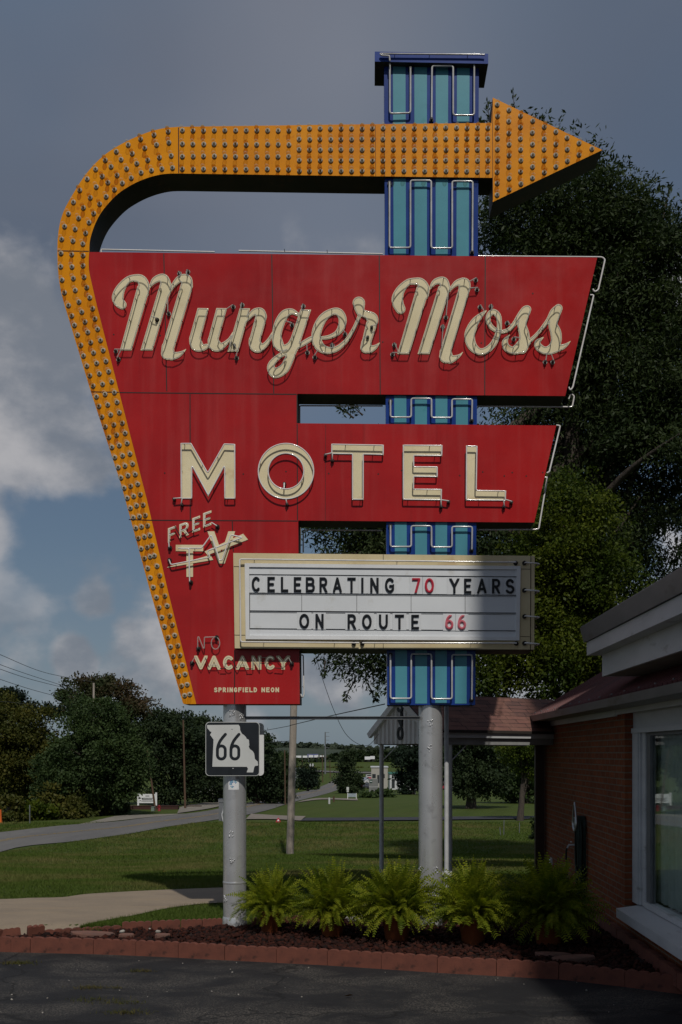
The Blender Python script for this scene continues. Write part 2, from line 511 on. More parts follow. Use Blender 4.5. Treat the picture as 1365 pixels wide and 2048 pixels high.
def silver_mat():
    m, n, l, b, o = new_mat('silver_paint')
    a = n_mix(n, l, n_range(n, l, n_noise(n, l, 1.7, 5, .6), .4, .65), (.60, .605, .615), (.52, .525, .535))
    a = n_mix(n, l, n_range(n, l, n_noise(n, l, 7, 4, .6), .60, .80, 0, .7), a, (.24, .24, .245))
    a = n_mix(n, l, n_range(n, l, n_noise(n, l, 1.0, 4, .6, sc=(22, 22, .8)), .62, .80, 0, .35), a, (.27, .22, .17))
    a = n_mix(n, l, n_range(n, l, n_noise(n, l, 34, 3, .6), .70, .78, 0, .6), a, (.20, .14, .09))
    l(a, b.inputs['Base Color']); b.inputs['Metallic'].default_value = .5
    l(n_range(n, l, n_noise(n, l, 5, 4), .3, .7, .22, .36), b.inputs['Roughness'])
    n_bump(n, l, b, n_noise(n, l, 26, 6, .65), .08, .003)
    return m
M['silver'] = silver_mat()
M['galv'] = mat('galvanised', (.60, .61, .62), (.50, .51, .52), 9, rough=.45)
M['steel_grey'] = mat('grey_steel', (.20, .21, .22), (.15, .155, .16), 5, rough=.5, metal=.3)
# ------------------------------------------------------------------ the motel sign
SY = 11.0; SD = 0.335                     # front plane and depth of the sign boxes
sign = empty('motel_sign', (0.1, 11.16, 0), 'tall red motel sign with yellow bulb arrow and blue striped pylon on silver poles', 'sign')
def S(lst, ox, oy, k): return [(ox + x / k, oy + y / k) + tuple(q / k for q in rest) for x, y, *rest in lst]

# poles and cross bar
def pole(px_c, y_top, rad, collar):
    m = MB(); X = (px_c - CX) / F * 11.18; zt = P(0, y_top, 11.18)[2]
    m.tube([(X, 11.18, -.05), (X, 11.18, zt)], rad, 40)
    if collar:
        m.tube([(X, 11.18, -.03), (X, 11.18, .075), (X, 11.18, .10)], [rad + .009, rad + .009, rad + .001], 40)
        m.tube([(X, 11.18, .46), (X, 11.18, .475), (X, 11.18, .49)], [rad, rad + .006, rad], 40, caps=False)
    r2 = random.Random(px_c)
    for zz, dx in collar_marks[px_c]:     # weld scars
        for _ in range(14):
            a = dx + r2.uniform(-.22, .22); h = zz + r2.uniform(-.035, .035)
            m.ball((X + (rad + .001) * math.sin(a), 11.18 - (rad + .001) * math.cos(a), h), r2.uniform(.004, .011), 6, 4)
    return m.build('pole', M['silver'], sign)
collar_marks = {470: [(2.33, -.1), (1.02, -.15), (.72, -.1), (.3, -.8), (2.3, .8)], 861.5: [(2.23, -.1), (1.95, -.2), (.62, .35), (.32, .3), (.62, -1.2)]}
pole(470, 1400, .127, True)
pole(861.5, 1400, .132, False)
m = MB()
a = P(490, 1437, 11.18); b = P(840, 1438, 11.18)
m.box(a[0], b[0], 11.14, 11.20, a[2] - .012, a[2] + .016, 0)
m.box(a[0], b[0], 11.12, 11.22, a[2] + .0165, a[2] + .022, 0)
m.build('cross_bar', M['steel_grey'], sign)
m = MB()
c0 = P(893.5, 1405, 11.6); c1 = P(893.5, 1762, 11.6)
m.tube([c1, c0], .026, 14); cc = P(893.5, 1745, 11.6)
m.tube([(cc[0], 11.6, -.02), (cc[0], 11.6, cc[2] - .03)], .035, 12)
m.box(cc[0] - .06, cc[0] + .06, 11.56, 11.64, cc[2] - .03, cc[2] + .012)
m.build('conduit', M['galv'], sign)

# red panel: one F-shaped box
inner_low = [(182.5, 560), (194.5, 612), (238.5, 783), (294.5, 1000), (336, 1180), (393, 1408)]
inner_top = catmull([(179, 504), (178, 520), (178.6, 540), (182.5, 560)], 4)
red_px = [(180, 504), (1195, 515), (1131, 792), (595, 787.5), (595, 846.5), (1113, 851), (1069, 1045), (597, 1041), (600, 1408)] + inner_low[::-1] + inner_top[::-1][1:-1]
m = MB()
m.loops([to_xz(red_px, SY)], SY, SY + SD, 0, 1, back=True)
def seam(x0, y0, x1, y1, w=1.9, Y=SY):
    d = np.array([x1 - x0, y1 - y0], float); n = np.array([-d[1], d[0]]) / np.hypot(*d) * w / 2
    q = [(x0 + n[0], y0 + n[1]), (x1 + n[0], y1 + n[1]), (x1 - n[0], y1 - n[1]), (x0 - n[0], y0 - n[1])]
    m.loops([to_xz(q, Y - .002)], Y - .002, Y, 2)
for s_ in ((328, 507, 334, 782), (544, 509, 548, 786), (759, 511, 761, 789), (971, 513, 970, 790), (186, 784.5, 594, 788.5), (380.5, 788.5, 381, 1040), (594.5, 790, 594.5, 846), (594.8, 848, 595.5, 1040), (264, 1040.2, 596, 1042), (465, 1043, 467, 1103), (469.5, 1300, 469.8, 1407), (652, 849, 651, 1042, .7)):
    seam(*s_)
for x, y in ((330, 946), (396, 946), (487, 948), (572.5, 943), (627, 949), (658, 947), (757, 948), (804, 941), (920, 951), (966, 944), (1009, 952), (1025, 945), (1053, 952), (1086, 945), (1066, 587), (228, 669), (321, 671), (963, 686), (1023, 687), (766, 684)):
    q = P(x, y, SY - .001); m.tube([(q[0], SY - .0025, q[2]), (q[0], SY, q[2])], .008, 8, 2)
red_panel = m.build('red_panel', [M['red'], M['dark_metal'], M['rubber']], sign)

# yellow arrow: border band, bend, shaft and head in one box
outer_arc = catmull([(355, 253.6), (324, 257), (289, 267), (245, 287), (205.5, 313), (172.5, 348), (144, 392), (126, 427), (117.6, 462), (115.2, 500), (117, 546), (122, 581), (128.6, 607)], 5)
inner_arc = catmull([(179, 503.5), (181, 478), (192, 445), (208, 418), (236, 388), (267, 368), (298, 355), (328.6, 348), (357, 347)], 5)
arrow_px = inner_arc + [(680, 351.6), (985.5, 355.6), (986, 404), (1205, 300), (986, 195), (983.5, 246), (680, 249)] + outer_arc + [(182, 783), (243, 970), (300, 1180), (366, 1405.5), (368, 1408)] + inner_low[::-1] + inner_top[::-1][1:-1]
m = MB()
m.loops([to_xz(arrow_px, SY - .006)], SY - .006, SY + SD + .006, 0, 1, back=True)
YA = SY - .006
for s_ in ((357.5, 255, 358, 346), (116, 501.5, 178, 502.5), (183, 783.5, 238, 784.5), (258, 1039, 304, 1040.5), (751, 250, 752, 352, .8), (769, 249.5, 770, 352.5, 1.2), (958.5, 248, 959, 354.5, 1.0), (985.6, 200, 986, 400, .9)):
    seam(*s_, Y=YA)
arrow = m.build('arrow', [M['yellow'], M['dark_metal'], M['seam']], sign)
# bulbs
bp = []
for i in range(19):
    x = 599 + 20.95 * i
    for j in range(5): bp.append((x, 258.5 + 21.2 * j - .7 + (x - 680) * -.006 + (x - 680) * .0022 * j))
for x in range(11):
    for yy in (412, 475, 530, 588): bp.append((365.5 + 21.25 * x, 80 + yy / 2.275 + x * .10))
c1_ = [(540, 418), (475, 433), (415, 452), (357, 478), (303, 510), (253, 547), (210, 588), (170, 632), (136, 683), (108, 738), (86, 792), (68, 850), (56, 908),
       (543, 468), (487, 477), (432, 493), (376, 517), (326, 545), (280, 578), (239, 620), (212, 670), (184, 717), (154, 763), (133, 812), (115, 862), (106, 915),
       (552, 527), (500, 535), (446, 548), (396, 563), (350, 588), (306, 615), (265, 650),
       (559, 582), (511, 587), (463, 595), (416, 605), (372, 628), (332, 653), (294, 682), (257, 713), (228, 747), (200, 790), (180, 832), (164, 880), (152, 928)]
bp += S(c1_, 100, 80, 2.275)
c3_ = [(53, 62), (50, 122), (57, 183), (67, 240), (85, 298), (100, 345), (113, 388), (127, 432), (141, 478), (155, 527), (170, 572), (183, 617), (198, 663),
       (101, 65), (101, 122), (108, 175), (116, 230), (133, 282), (147, 328), (161, 373), (174, 420), (188, 466), (200, 514), (213, 560), (227, 608), (240, 655),
       (151, 70), (151, 118), (156, 168), (168, 217), (182, 263), (195, 312), (207, 358), (219, 407), (232, 456), (244, 503), (257, 551), (270, 599), (283, 645)]
bp += S(c3_, 100, 480, 2.275)
c5_ = [(35, 35), (50, 85), (65, 140), (83, 193), (101, 247), (117, 300), (133, 353), (149, 407), (165, 460), (181, 514), (198, 567), (213, 619), (228, 670), (242, 726), (257, 777), (272, 832), (288, 884), (304, 937), (319, 986), (333, 1037),
       (80, 22), (96, 77), (111, 130), (127, 183), (141, 237), (155, 292), (172, 345), (186, 398), (201, 450), (216, 504), (232, 557), (247, 608), (262, 663), (272, 717), (287, 771), (302, 824), (317, 876),
       (130, 14), (144, 65), (157, 120), (171, 173), (186, 226), (197, 279), (211, 335), (225, 388), (240, 442), (252, 494), (266, 549), (280, 603), (293, 657), (304, 711), (317, 764), (329, 817), (341, 871), (355, 924), (367, 973), (380, 1025)]
bp += S(c5_, 180, 780, 2.625)
c7_ = [(127, 740), (148, 813), (170, 890), (191, 962), (213, 1040), (233, 1113), (253, 1185), (274, 1260), (296, 1335), (317, 1408), (340, 1482), (190, 725), (210, 803), (231, 877), (248, 948), (267, 1025), (287, 1102), (305, 1178), (325, 1250), (345, 1322), (362, 1400), (380, 1473)]
bp += S(c7_, 280, 1000, 3.792)
hd = {717: (296, 348, 400, 450, 500, 550, 602, 652, 705), 770: (320, 372, 424, 476, 525, 578, 630, 680), 823: (345, 398, 450, 500, 550, 600, 655), 877: (370, 423, 475, 524, 577, 630), 930: (397, 450, 498, 550, 603), 983: (420, 474, 525, 577), 1035: (446, 499, 551), 1089: (470, 523), 1147: (497,)}
bp += [(680 + x / 2.275, 80 + y / 2.275) for x, ys in hd.items() for y in ys]
BS = YA
def bulb_into(m, c, amber):
    x, _, z = c
    y = BS
    m.tube([(x, y, z), (x, y - .010, z), (x, y - .013, z)], [.0275, .0265, .0165], 12, 0)
    m.tube([(x, y - .0132, z), (x, y - .016, z)], [.0125, .0125], 8, 1)
    m.tube([(x, y - .016, z), (x, y - .034, z), (x, y - .048, z), (x, y - .066, z), (x, y - .080, z), (x, y - .086, z)], [.011, .014, .0215, .0245, .017, .003], 9, 3 if amber else 2, caps=False)
bulb_mats = [M['socket'], M['socket_in'], M['bulb_clear'], M['bulb_amber']]
protos = []
for amber in (False, True):
    mb = MB(); bulb_into(mb, (0, 0, 0), amber)
    me = bpy.data.meshes.new('bulb'); me.from_pydata(mb.v, [], mb.f)
    for q in bulb_mats: me.materials.append(q)
    me.polygons.foreach_set('material_index', mb.m); me.polygons.foreach_set('use_smooth', mb.s); me.update()
    protos.append(me)
bp.sort(key=lambda q: Vector((q[0] - CX, F, HY - q[1])).length)
rest = MB(); rb = random.Random(5)
for i, (x, y) in enumerate(bp):
    c = P(x + rb.uniform(-.5, .5), y + rb.uniform(-.5, .5), BS); amber = rb.random() < .36
    if i < 100:
        o = link('bulb', protos[1 if amber else 0], arrow, keep=False)
        o.location = (c[0], 0, c[2])
    else: bulb_into(rest, c, amber)
tag(rest.build('bulb', bulb_mats, arrow), kind='stuff')

# ---- tubes of glass with their supports
def neon(px, Yt, mat_t, parent, r=.0078, closed=False, ends=(), posts=(), face=SY, rad=0, name='neon_tube'):
    m = MB()
    pts = fillet(px, rad) if rad else px
    m.tube([P(x, y, Yt) for x, y in pts], r, 7, 0, closed=closed)
    for x, y in ends:
        q = P(x, y, Yt)
        m.tube([(q[0], Yt - .004, q[2]), (q[0], face + .001, q[2])], .0135, 9, 1)
        m.tube([(q[0], face - .02, q[2]), (q[0], face + .001, q[2])], .024, 10, 1)
    for x, y in posts:
        q = P(x, y, Yt); m.tube([(q[0], Yt, q[2] - .003), (q[0], face, q[2] - .003)], .0035, 5, 1)
    return m.build(name, [mat_t, M['rubber']], parent)
def letter(name, fld, mt, parent, Yf, th, level=0, holes_tube=None, shear=None):
    lp = contour(fld, level)
    if shear: lp = [[shear(x, y) for x, y in l] for l in lp]
    m = MB(); m.loops([to_xz(l, Yf - th) for l in lp], Yf - th, Yf - .0005, 0)
    return m.build(name, mt, parent)

# script letters, traced as brush strokes and stems
Z1 = (210, 530, 7.184); Z2 = (370, 580, 7.184); Z3 = (520, 570, 5.46); Z4 = (770, 530, 6.825); Z5 = (900, 570, 5.46)
script = [
 (Z1, [[(250,572,64),(200,520,78),(188,450,84),(232,330,66),(330,215,48),(430,187,52),(520,205,65),(562,290,80),(548,400,84)],
       [(652,310,14),(710,225,42),(790,185,54),(850,200,68),(880,290,80)],
       [(900,480,10),(948,355,22),(1015,255,38),(1090,195,55),(1170,210,78),(1180,280,85)],
       [(905,1180,88),(905,1265,97)], [(960,1310,58),(1050,1290,42),(1120,1250,20),(1168,1208,3)]],
      [[(470,300),(650,330),(385,1225),(218,1225)], [(795,270),(965,300),(688,1225),(513,1225)], [(1095,270),(1268,300),(998,1200),(812,1210)]]),
 (Z2, [[(145,700,82),(170,785,90),(240,828,52),(310,810,38)], [(405,720,75),(430,785,90),(490,820,60),(560,785,38),(640,712,24),(692,615,12)]],
      [[(185,258),(345,262),(210,760),(63,700)], [(455,258),(608,262),(470,760),(330,725)]]),
 (Z2, [[(800,620,8),(855,480,18),(925,385,34),(1000,315,46),(1080,320,68),(1095,380,85)], [(1000,720,80),(1020,795,92),(1070,835,60),(1140,800,40),(1205,725,28),(1262,610,12)]],
      [[(790,260),(940,262),(770,885),(612,885)], [(1010,400),(1180,390),(1075,760),(920,740)]]),
 (Z3, [[(415,320,20),(345,288,32),(270,322,48),(215,420,55),(187,540,52),(200,640,58),(250,690,38),(320,655,28),(355,580,15)],
       [(355,690,60),(320,810,50),(262,915,55),(170,960,56),(122,908,43),(138,850,36),(205,782,28),(285,735,27),(430,662,26),(500,622,28),(562,585,26)]],
      [[(445,265),(562,268),(412,720),(292,715)]]),
 (Z3, [[(668,578,18),(760,566,22),(850,520,30),(898,440,42),(903,360,44),(862,295,42),(790,292,38),(700,350,46),(640,450,52),(615,560,52),(640,650,54),(705,705,44),(785,712,34),(862,682,28),(950,600,22),(1020,490,20),(1068,390,20),(1092,325,20)]], []),
 (Z3, [[(1082,195,68),(1090,260,52),(1100,310,36)], [(1105,305,40),(1165,320,42),(1225,360,62),(1235,400,58)], [(1165,630,56),(1160,682,62)], [(1200,702,42),(1258,678,24),(1308,632,4)]],
      [[(1165,400),(1292,385),(1290,405),(1218,620),(1110,640)]]),
 (Z4, [[(215,600,68),(182,530,76),(174,450,78),(215,340,60),(310,240,44),(400,221,47),(490,235,58),(532,315,78),(520,400,82)],
       [(612,325,12),(675,240,36),(745,212,48),(805,225,60),(822,310,76)], [(845,420,8),(905,320,20),(978,250,38),(1050,228,52),(1095,245,68),(1090,300,84)],
       [(832,1190,82),(836,1245,94)], [(890,1290,55),(965,1265,34),(1020,1235,18),(1067,1188,3)]],
      [[(440,290),(610,330),(335,1215),(170,1215)], [(735,290),(897,320),(612,1215),(448,1215)], [(1015,300),(1176,300),(905,1190),(748,1200)]]),
 (Z5, [[(398,282,6),(340,330,26),(278,400,44),(228,500,56),(218,580,57),(248,668,50),(320,725,38),(400,712,36),(478,640,34),(528,530,32),(543,430,27),(528,335,32),(475,292,32),(430,325,28),(420,390,26),(452,455,26),(510,498,22)]], []),
 (Z5, [[(510,500,20),(580,508,20),(655,478,22),(715,410,26),(765,335,32),(820,275,42),(848,264,42)], [(848,266,42),(818,340,46),(788,430,50),(812,530,56),(815,610,60),(775,675,64),(695,714,42),(622,682,40),(604,615,31),(650,546,6)],
       [(790,690,60),(862,622,26),(940,548,18),(1010,470,20)]], []),
 (Z5, [[(1000,482,20),(1078,382,26),(1130,295,36),(1188,252,44)], [(1188,254,44),(1155,340,46),(1128,430,50),(1158,520,60),(1162,610,58),(1125,690,56),(1045,715,42),(978,682,42),(958,625,31),(1022,572,5)], [(1140,700,45),(1225,678,30),(1280,648,16),(1318,612,3)]], []),
]
script_ends = [
 [[(145,1215),(182,1335),(740,765),(908,675)], [(1062,95),(1185,72)]], [[(690,218)], []], [[(818,190),(708,780),(738,955)], []], [[(472,212),(350,418),(518,722)], []], [[(598,772),(790,640),(930,520)], []], [[(1222,450),(1178,558)], []],
 [[(133,1068),(107,1200),(838,692),(796,820),(1248,180),(1265,312)], []], [[(335,222),(455,215)], []], [[(632,398),(705,572)], []], [[(1048,825),(1132,825)], []]]
for k, ((ox, oy, sc), strokes, polys) in enumerate(script):
    st = [S(catmull(s_, 5) if len(s_) > 2 else s_, ox, oy, sc) for s_ in strokes]
    pl = [S(p_, ox, oy, sc) for p_ in polys]
    fld = sdf(st, pl, .75)
    o = letter('letter', fld, M['cream'], red_panel, SY, .006 + .0015 * (k % 3))
    mb = MB()
    for lp in contour(fld, -1.8, .06):
        rs = resample(lp, 2.6)
        mb.tube([P(x, y, SY - .058) for x, y in rs], .0062, 6, 0, closed=True)
        for q in rs[3::17]:
            w = P(*q, SY - .058); mb.tube([(w[0], SY - .058, w[2] - .004), (w[0], SY, w[2] - .004)], .004, 5, 1)
    for x, y in S(script_ends[k][0] + script_ends[k][1], ox, oy, sc):
        w = P(x, y, SY - .05)
        mb.tube([(w[0], SY - .034, w[2]), (w[0], SY, w[2])], .017, 10, 1)
        mb.tube([(w[0], SY - .006, w[2]), (w[0], SY - .0002, w[2])], .025, 12, 2)
        mb.tube([(w[0], SY - .034, w[2]), (w[0], SY - .058, w[2])], .006, 6, 0)
        near = min((p_ for lp in contour(fld, -1.8, .3) for p_ in lp), key=lambda p_: (p_[0] - x) ** 2 + (p_[1] - y) ** 2)
        mb.tube([(w[0], SY - .058, w[2]), P(*near, SY - .058)], .0062, 6, 0)
    mb.build('neon_tube', [M['tube_clear'], M['rubber'], M['socket']], red_panel)

# block letters of the second panel
Mp = [(361.5, 886), (383, 886), (416, 944), (448.5, 887), (471, 888), (471.5, 998), (449, 998), (449, 934), (417, 993), (385, 934), (385, 998), (362, 998)]
Tp = [(663, 887.5), (768, 889.5), (768, 910.5), (728, 909.5), (728, 1000), (704.5, 1000), (704.5, 909), (663, 908.5)]
Ep = [(806, 889.5), (885.5, 890), (885, 912.5), (829, 912), (829, 932.5), (876, 933), (876, 954.5), (829, 954), (828.5, 977.5), (884.5, 978), (884, 1001), (806, 1000)]
Lp = [(932.5, 891), (955.5, 891.5), (954, 980), (1013, 981), (1012, 1002), (932, 1001)]
def ring(cx, cy, r, n=56): return [(cx + r * math.cos(2 * math.pi * i / n), cy + r * math.sin(2 * math.pi * i / n)) for i in range(n)]
blocks = [(Mp, None, [(347.5, 997), (363, 1008)]), (None, (572.5, 942.5, 56.5, 34.5), [(569, 966), (574, 1007)]), (Tp, None, [(651, 909), (665, 919)]), (Ep, None, [(898, 1002), (883, 1012)]), (Lp, None, [(1024, 1003), (1009, 1012)])]
for poly, o_, ends in blocks:
    m = MB()
    if poly:
        m.loops([to_xz(poly, SY - .006)], SY - .006, SY - .0005)
        lps = contour(sdf((), [poly], .75), -1.2, .06)
        lps = [resample(l, 2.2) for l in lps]
    else:
        cx, cy, r1, r2 = o_
        m.loops([to_xz(ring(cx, cy, r1), SY - .006), to_xz(ring(cx, cy, r2), SY - .006)], SY - .006, SY - .0005)
        lps = [ring(cx, cy, r1 - 1.2), ring(cx, cy, r2 + 1.2)]
    m.build('letter', M['cream'], red_panel)
    mb = MB(); Yt = SY - .056
    for l in lps:
        mb.tube([P(x, y, Yt) for x, y in l], .0075, 7, 0, closed=True)
        for q in l[5::26]:
            w = P(*q, Yt); mb.tube([(w[0], Yt, w[2] - .005), (w[0], SY, w[2] - .005)], .004, 5, 1)
    for x, y in ends:
        w = P(x, y, Yt)
        mb.tube([(w[0], SY - .035, w[2]), (w[0], SY, w[2])], .019, 9, 1)
        near = min((p_ for l in lps for p_ in l), key=lambda p_: (p_[0] - x) ** 2 + (p_[1] - y) ** 2)
        mb.tube([(w[0], SY - .03, w[2]), (w[0], Yt, w[2]), P(*near, Yt)], .0075, 7, 0)
    mb.build('neon_tube', [M['tube_white'], M['rubber']], red_panel)

# FREE, sheared up to the right
def arc(cx, cy, rx, ry, a0, a1, n=14): return [(cx + rx * math.cos(R(a0 + (a1 - a0) * i / n)), cy + ry * math.sin(R(a0 + (a1 - a0) * i / n))) for i in range(n + 1)]
GL = {
 'A': [[(-.09, -.2), (.5, 1.02), (1.09, -.2)], [(.2, .27), (.8, .27)]],
 'B': [[(0, -.2), (0, 1.2)], [(0, 1), (.55, 1)] + arc(.55, .765, .38, .235, 90, -90) + [(0, .53)], [(0, .53), (.6, .53)] + arc(.6, .265, .4, .265, 90, -90) + [(0, 0)]],
 'C': [arc(.55, .5, .55, .5, 48, 312, 24)],
 'D': [[(0, -.2), (0, 1.2)], [(0, 1), (.45, 1)] + arc(.45, .5, .55, .5, 90, -90, 18) + [(0, 0)]],
 'E': [[(0, -.2), (0, 1.2)], [(0, 1), (1.2, 1)], [(0, .51), (.85, .51)], [(0, 0), (1.2, 0)]],
 'F': [[(0, -.2), (0, 1.2)], [(0, 1), (1.2, 1)], [(0, .5), (.85, .5)]],
 'G': [arc(.55, .5, .55, .5, 45, 360, 26) + [(1.1, .44), (.6, .44)]],
 'I': [[(.5, -.2), (.5, 1.2)]],
 'L': [[(0, 1.2), (0, 0)], [(0, 0), (1.2, 0)]],
 'N': [[(0, -.2), (0, 1.2)], [(1, -.2), (1, 1.2)], [(-.05, 1.08), (1.05, -.08)]],
 'O': [arc(.5, .5, .5, .5, 0, 360, 30)],
 'P': [[(0, -.2), (0, 1.2)], [(0, 1), (.55, 1)] + arc(.55, .74, .42, .26, 90, -90) + [(0, .48)]],
 'R': [[(0, -.2), (0, 1.2)], [(0, 1), (.55, 1)] + arc(.55, .74, .40, .26, 90, -90) + [(0, .48)], [(.45, .48), (1.08, -.2)]],
 'S': [arc(.5, .745, .44, .255, 25, 250, 16) + arc(.5, .255, .5, .255, 80, -155, 18)],
 'T': [[(.5, -.2), (.5, 1)], [(-.2, 1), (1.2, 1)]],
 'U': [[(0, 1.2), (0, .4)] + arc(.5, .4, .5, .4, 180, 360, 16) + [(1, 1.2)]],
 'V': [[(-.08, 1.2), (.5, .02), (1.08, 1.2)]],
 'Y': [[(-.08, 1.2), (.5, .45), (1.08, 1.2)], [(.5, .45), (.5, -.2)]],
 '0': [arc(.5, .5, .5, .5, 0, 360, 30)],
 '2': [arc(.5, .72, .48, .28, 165, -35, 16) + [(0, 0), (1.2, 0)]],
 '4': [[(.75, -.2), (.75, 1.1)], [(.75, 1.05), (-.02, .3), (1.2, .3)]],
 '6': [arc(.5, .3, .5, .3, 0, 360, 26), [(0, .3)] + catmull([(0, .3), (.06, .58), (.3, .88), (.75, 1.08)], 5)],
 '7': [[(-.2, 1), (.98, 1), (.3, -.25)]],
}
def glyph(ch, x0, x1, y0, y1, t, step=None):      # y0 top, y1 bottom (px); returns distance field clipped to the letter's box
    w, h = x1 - x0 - t, y1 - y0 - t
    st = [[(x0 + t / 2 + px * w, y1 - t / 2 - py * h, t / 2) for px, py in s_] for s_ in GL[ch]]
    return sdf(st, (), step or max(.3, t / 7), 2, (x0, x1, y0, y1))
def center_lines(ch, x0, x1, y0, y1, t):
    w, h = x1 - x0 - t, y1 - y0 - t
    return [[(x0 + t / 2 + min(1, max(0, px)) * w, y1 - t / 2 - min(1, max(0, py)) * h) for px, py in s_] for s_ in GL[ch]]
for ch, x0, x1, y0, y1 in (('F', 116, 232, 335, 545), ('R', 280, 420, 278, 478), ('E', 466, 580, 190, 400), ('E', 622, 742, 118, 328)):
    a, b = S([(x0, y0), (x1, y1)], 320, 1010, 7.184)
    sh = lambda x, y, xx=a[0]: (x, y - .36 * (x - xx))
    fld = glyph(ch, a[0], b[0], a[1], b[1], 4.9)
    letter('letter', fld, M['cream'], red_panel, SY, .005, shear=sh)
    mb = MB()
    for s_ in center_lines(ch, a[0], b[0], a[1], b[1], 4.9):
        mb.tube([P(*sh(x, y), SY - .045) for x, y in s_], .0062, 6, 0)
    mb.build('neon_tube', [M['tube_white'], M['rubber']], red_panel)
FT = lambda l: S(l, 320, 1010, 7.184)
neon(FT([(215, 300), (292, 440)]), SY - .045, M['rubber'], red_panel, .0055)
neon(FT([(405, 405), (495, 360)]), SY - .045, M['rubber'], red_panel, .0055)
neon(FT([(740, 250), (822, 300)]), SY - .045, M['tube_white'], red_panel, .006, ends=FT([(822, 300)]))
neon(FT([(128, 520), (135, 605)]), SY - .045, M['tube_white'], red_panel, .006, ends=FT([(137, 606)]))
tv = {'T': [[(230, 571), (625, 573), (625, 665), (230, 662)], [(383, 660), (478, 660), (478, 1033), (383, 1033)]],
      'V': [[(685, 378), (783, 378), (888, 685), (985, 378), (1083, 378), (935, 840), (845, 840)]],
      'bolt': [[(105, 893), (692, 727), (643, 668), (1198, 412), (1268, 497), (722, 705), (768, 788), (105, 899)]]}
for k, (nm, th) in enumerate((('T', .005), ('V', .0058), ('bolt', .0066))):
    m = MB()
    if nm == 'bolt': lps = [FT(tv[nm][0])]
    elif nm == 'V': lps = [FT(tv[nm][0])]
    else: lps = contour(sdf((), [FT(p_) for p_ in tv[nm]], .3), 0, .05)
    m.loops([to_xz(l, SY - th) for l in lps], SY - th, SY - .0005)
    m.build('letter' if nm != 'bolt' else 'lightning_arrow', M['cream'], red_panel)
neon(FT([(265, 622), (600, 622), (740, 430), (858, 790), (895, 795), (1022, 428), (1190, 466), (682, 662), (722, 750), (160, 860), (132, 782)]), SY - .052, M['tube_white'], red_panel, .0075, ends=FT([(130, 782)]), posts=FT([(495, 622), (225, 850), (1130, 490)]), rad=3.5)
neon(FT([(300, 626), (422, 628), (424, 900), (430, 1098)]), SY - .056, M['tube_white'], red_panel, .0075, ends=FT([(436, 1100)]), rad=2.5)
# NO (unlit clear tube), VACANCY, maker's name
V7 = lambda l: S(l, 370, 1250, 5.6875)
neon(V7([(148, 262), (148, 140), (160, 135), (212, 268), (222, 262), (224, 140), (355, 135)]), SY - .05, M['tube_clear'], red_panel, .006, ends=V7([(148, 264), (358, 136)]), rad=2)
neon(V7(arc(350, 208, 48, 68, -70, 250, 26)), SY - .05, M['tube_clear'], red_panel, .006, posts=V7([(312, 236)]))
vx = [('V', 107, 260), ('A', 257, 408), ('C', 435, 556), ('A', 582, 730), ('N', 756, 872), ('C', 908, 1028), ('Y', 1040, 1200)]
for ch, x0, x1 in vx:
    (a0, b0), (a1, b1) = V7([(x0, 348), (x1, 508)])
    if ch == 'V': a1 -= 0
    letter('letter', glyph(ch, a0, a1, b0, b1, 7.0), M['cream'], red_panel, SY, .005)
    mb = MB()
    for s_ in center_lines(ch, a0, a1, b0, b1, 7.0): mb.tube([P(x, y, SY - .05) for x, y in s_], .0055, 6, 0)
    mb.build('neon_tube', [M['tube_clear'], M['rubber']], red_panel)
neon(V7([(78, 428), (120, 358)]), SY - .05, M['tube_clear'], red_panel, .0055, ends=V7([(76, 430)]))
neon(V7([(1182, 372), (1215, 435)]), SY - .05, M['tube_clear'], red_panel, .0055, ends=V7([(1215, 436)]))
for a_, b_ in (((540, 395), (595, 495)), ((235, 375), (275, 480)), ((700, 498), (770, 498)), ((1020, 488), (1115, 495)), ((400, 494), (470, 494)), ((860, 375), (925, 372))):
    neon(V7([a_, b_]), SY - .05, M['rubber'], red_panel, .0045, name='tube_link')
mx = 333
for wd, sp in (('SPRINGFIELD', (333, 822)), ('NEON', (872, 1073))):
    n = len(wd); wI = .42
    tot = sum(wI if c == 'I' else 1 for c in wd); pitch = (sp[1] - sp[0]) / (tot + .28 * (n - 1)); x = sp[0]
    for c in wd:
        w = pitch * (wI if c == 'I' else 1)
        (a0, b0), (a1, b1) = V7([(x, 710), (x + w, 765)])
        letter('letter', glyph(c, a0, a1, b0, b1, 2.3, .22), M['cream'], red_panel, SY, .003)
        x += w + pitch * .28

# edge tubes round the panels
YE = SY - .03
neon([(1195, 514), (1205, 514.5), (1210.5, 519), (1197, 580), (1190, 584), (1186, 578)], YE, M['tube_white'], red_panel, .009, rad=3, posts=[(1194, 571)])
neon([(1181, 590), (1188, 590), (1146, 775), (1141, 781), (1138, 774)], YE, M['tube_white'], red_panel, .009, rad=4)
neon([(1138, 798), (1143, 788), (1149, 792), (1145, 813), (1140, 814), (955, 812.5)], SY + .20, M['tube_white'], red_panel, .009, rad=4)
neon([(600, 858), (600, 811.5), (766, 812)], SY + SD - .02, M['tube_white'], red_panel, .008, rad=3)
neon([(1113, 850.5), (1121, 851.5), (1099, 944), (1094, 946)], YE, M['tube_white'], red_panel, .009, rad=3)
neon([(1090, 955), (1095, 954), (1078, 1058), (1070, 1059), (955, 1059.5)], SY + .14, M['tube_white'], red_panel, .009, rad=3)
neon([(607, 1105), (607, 1060), (765, 1061)], SY + SD - .02, M['tube_white'], red_panel, .008, rad=3)
neon([(203, 506), (203, 499), (430, 504)], SY + .10, M['tube_white'], red_panel, .009, rad=2)
neon([(478, 501.5), (766, 508)], SY + .06, M['tube_white'], red_panel, .009, posts=[(570, 503), (655, 505)])
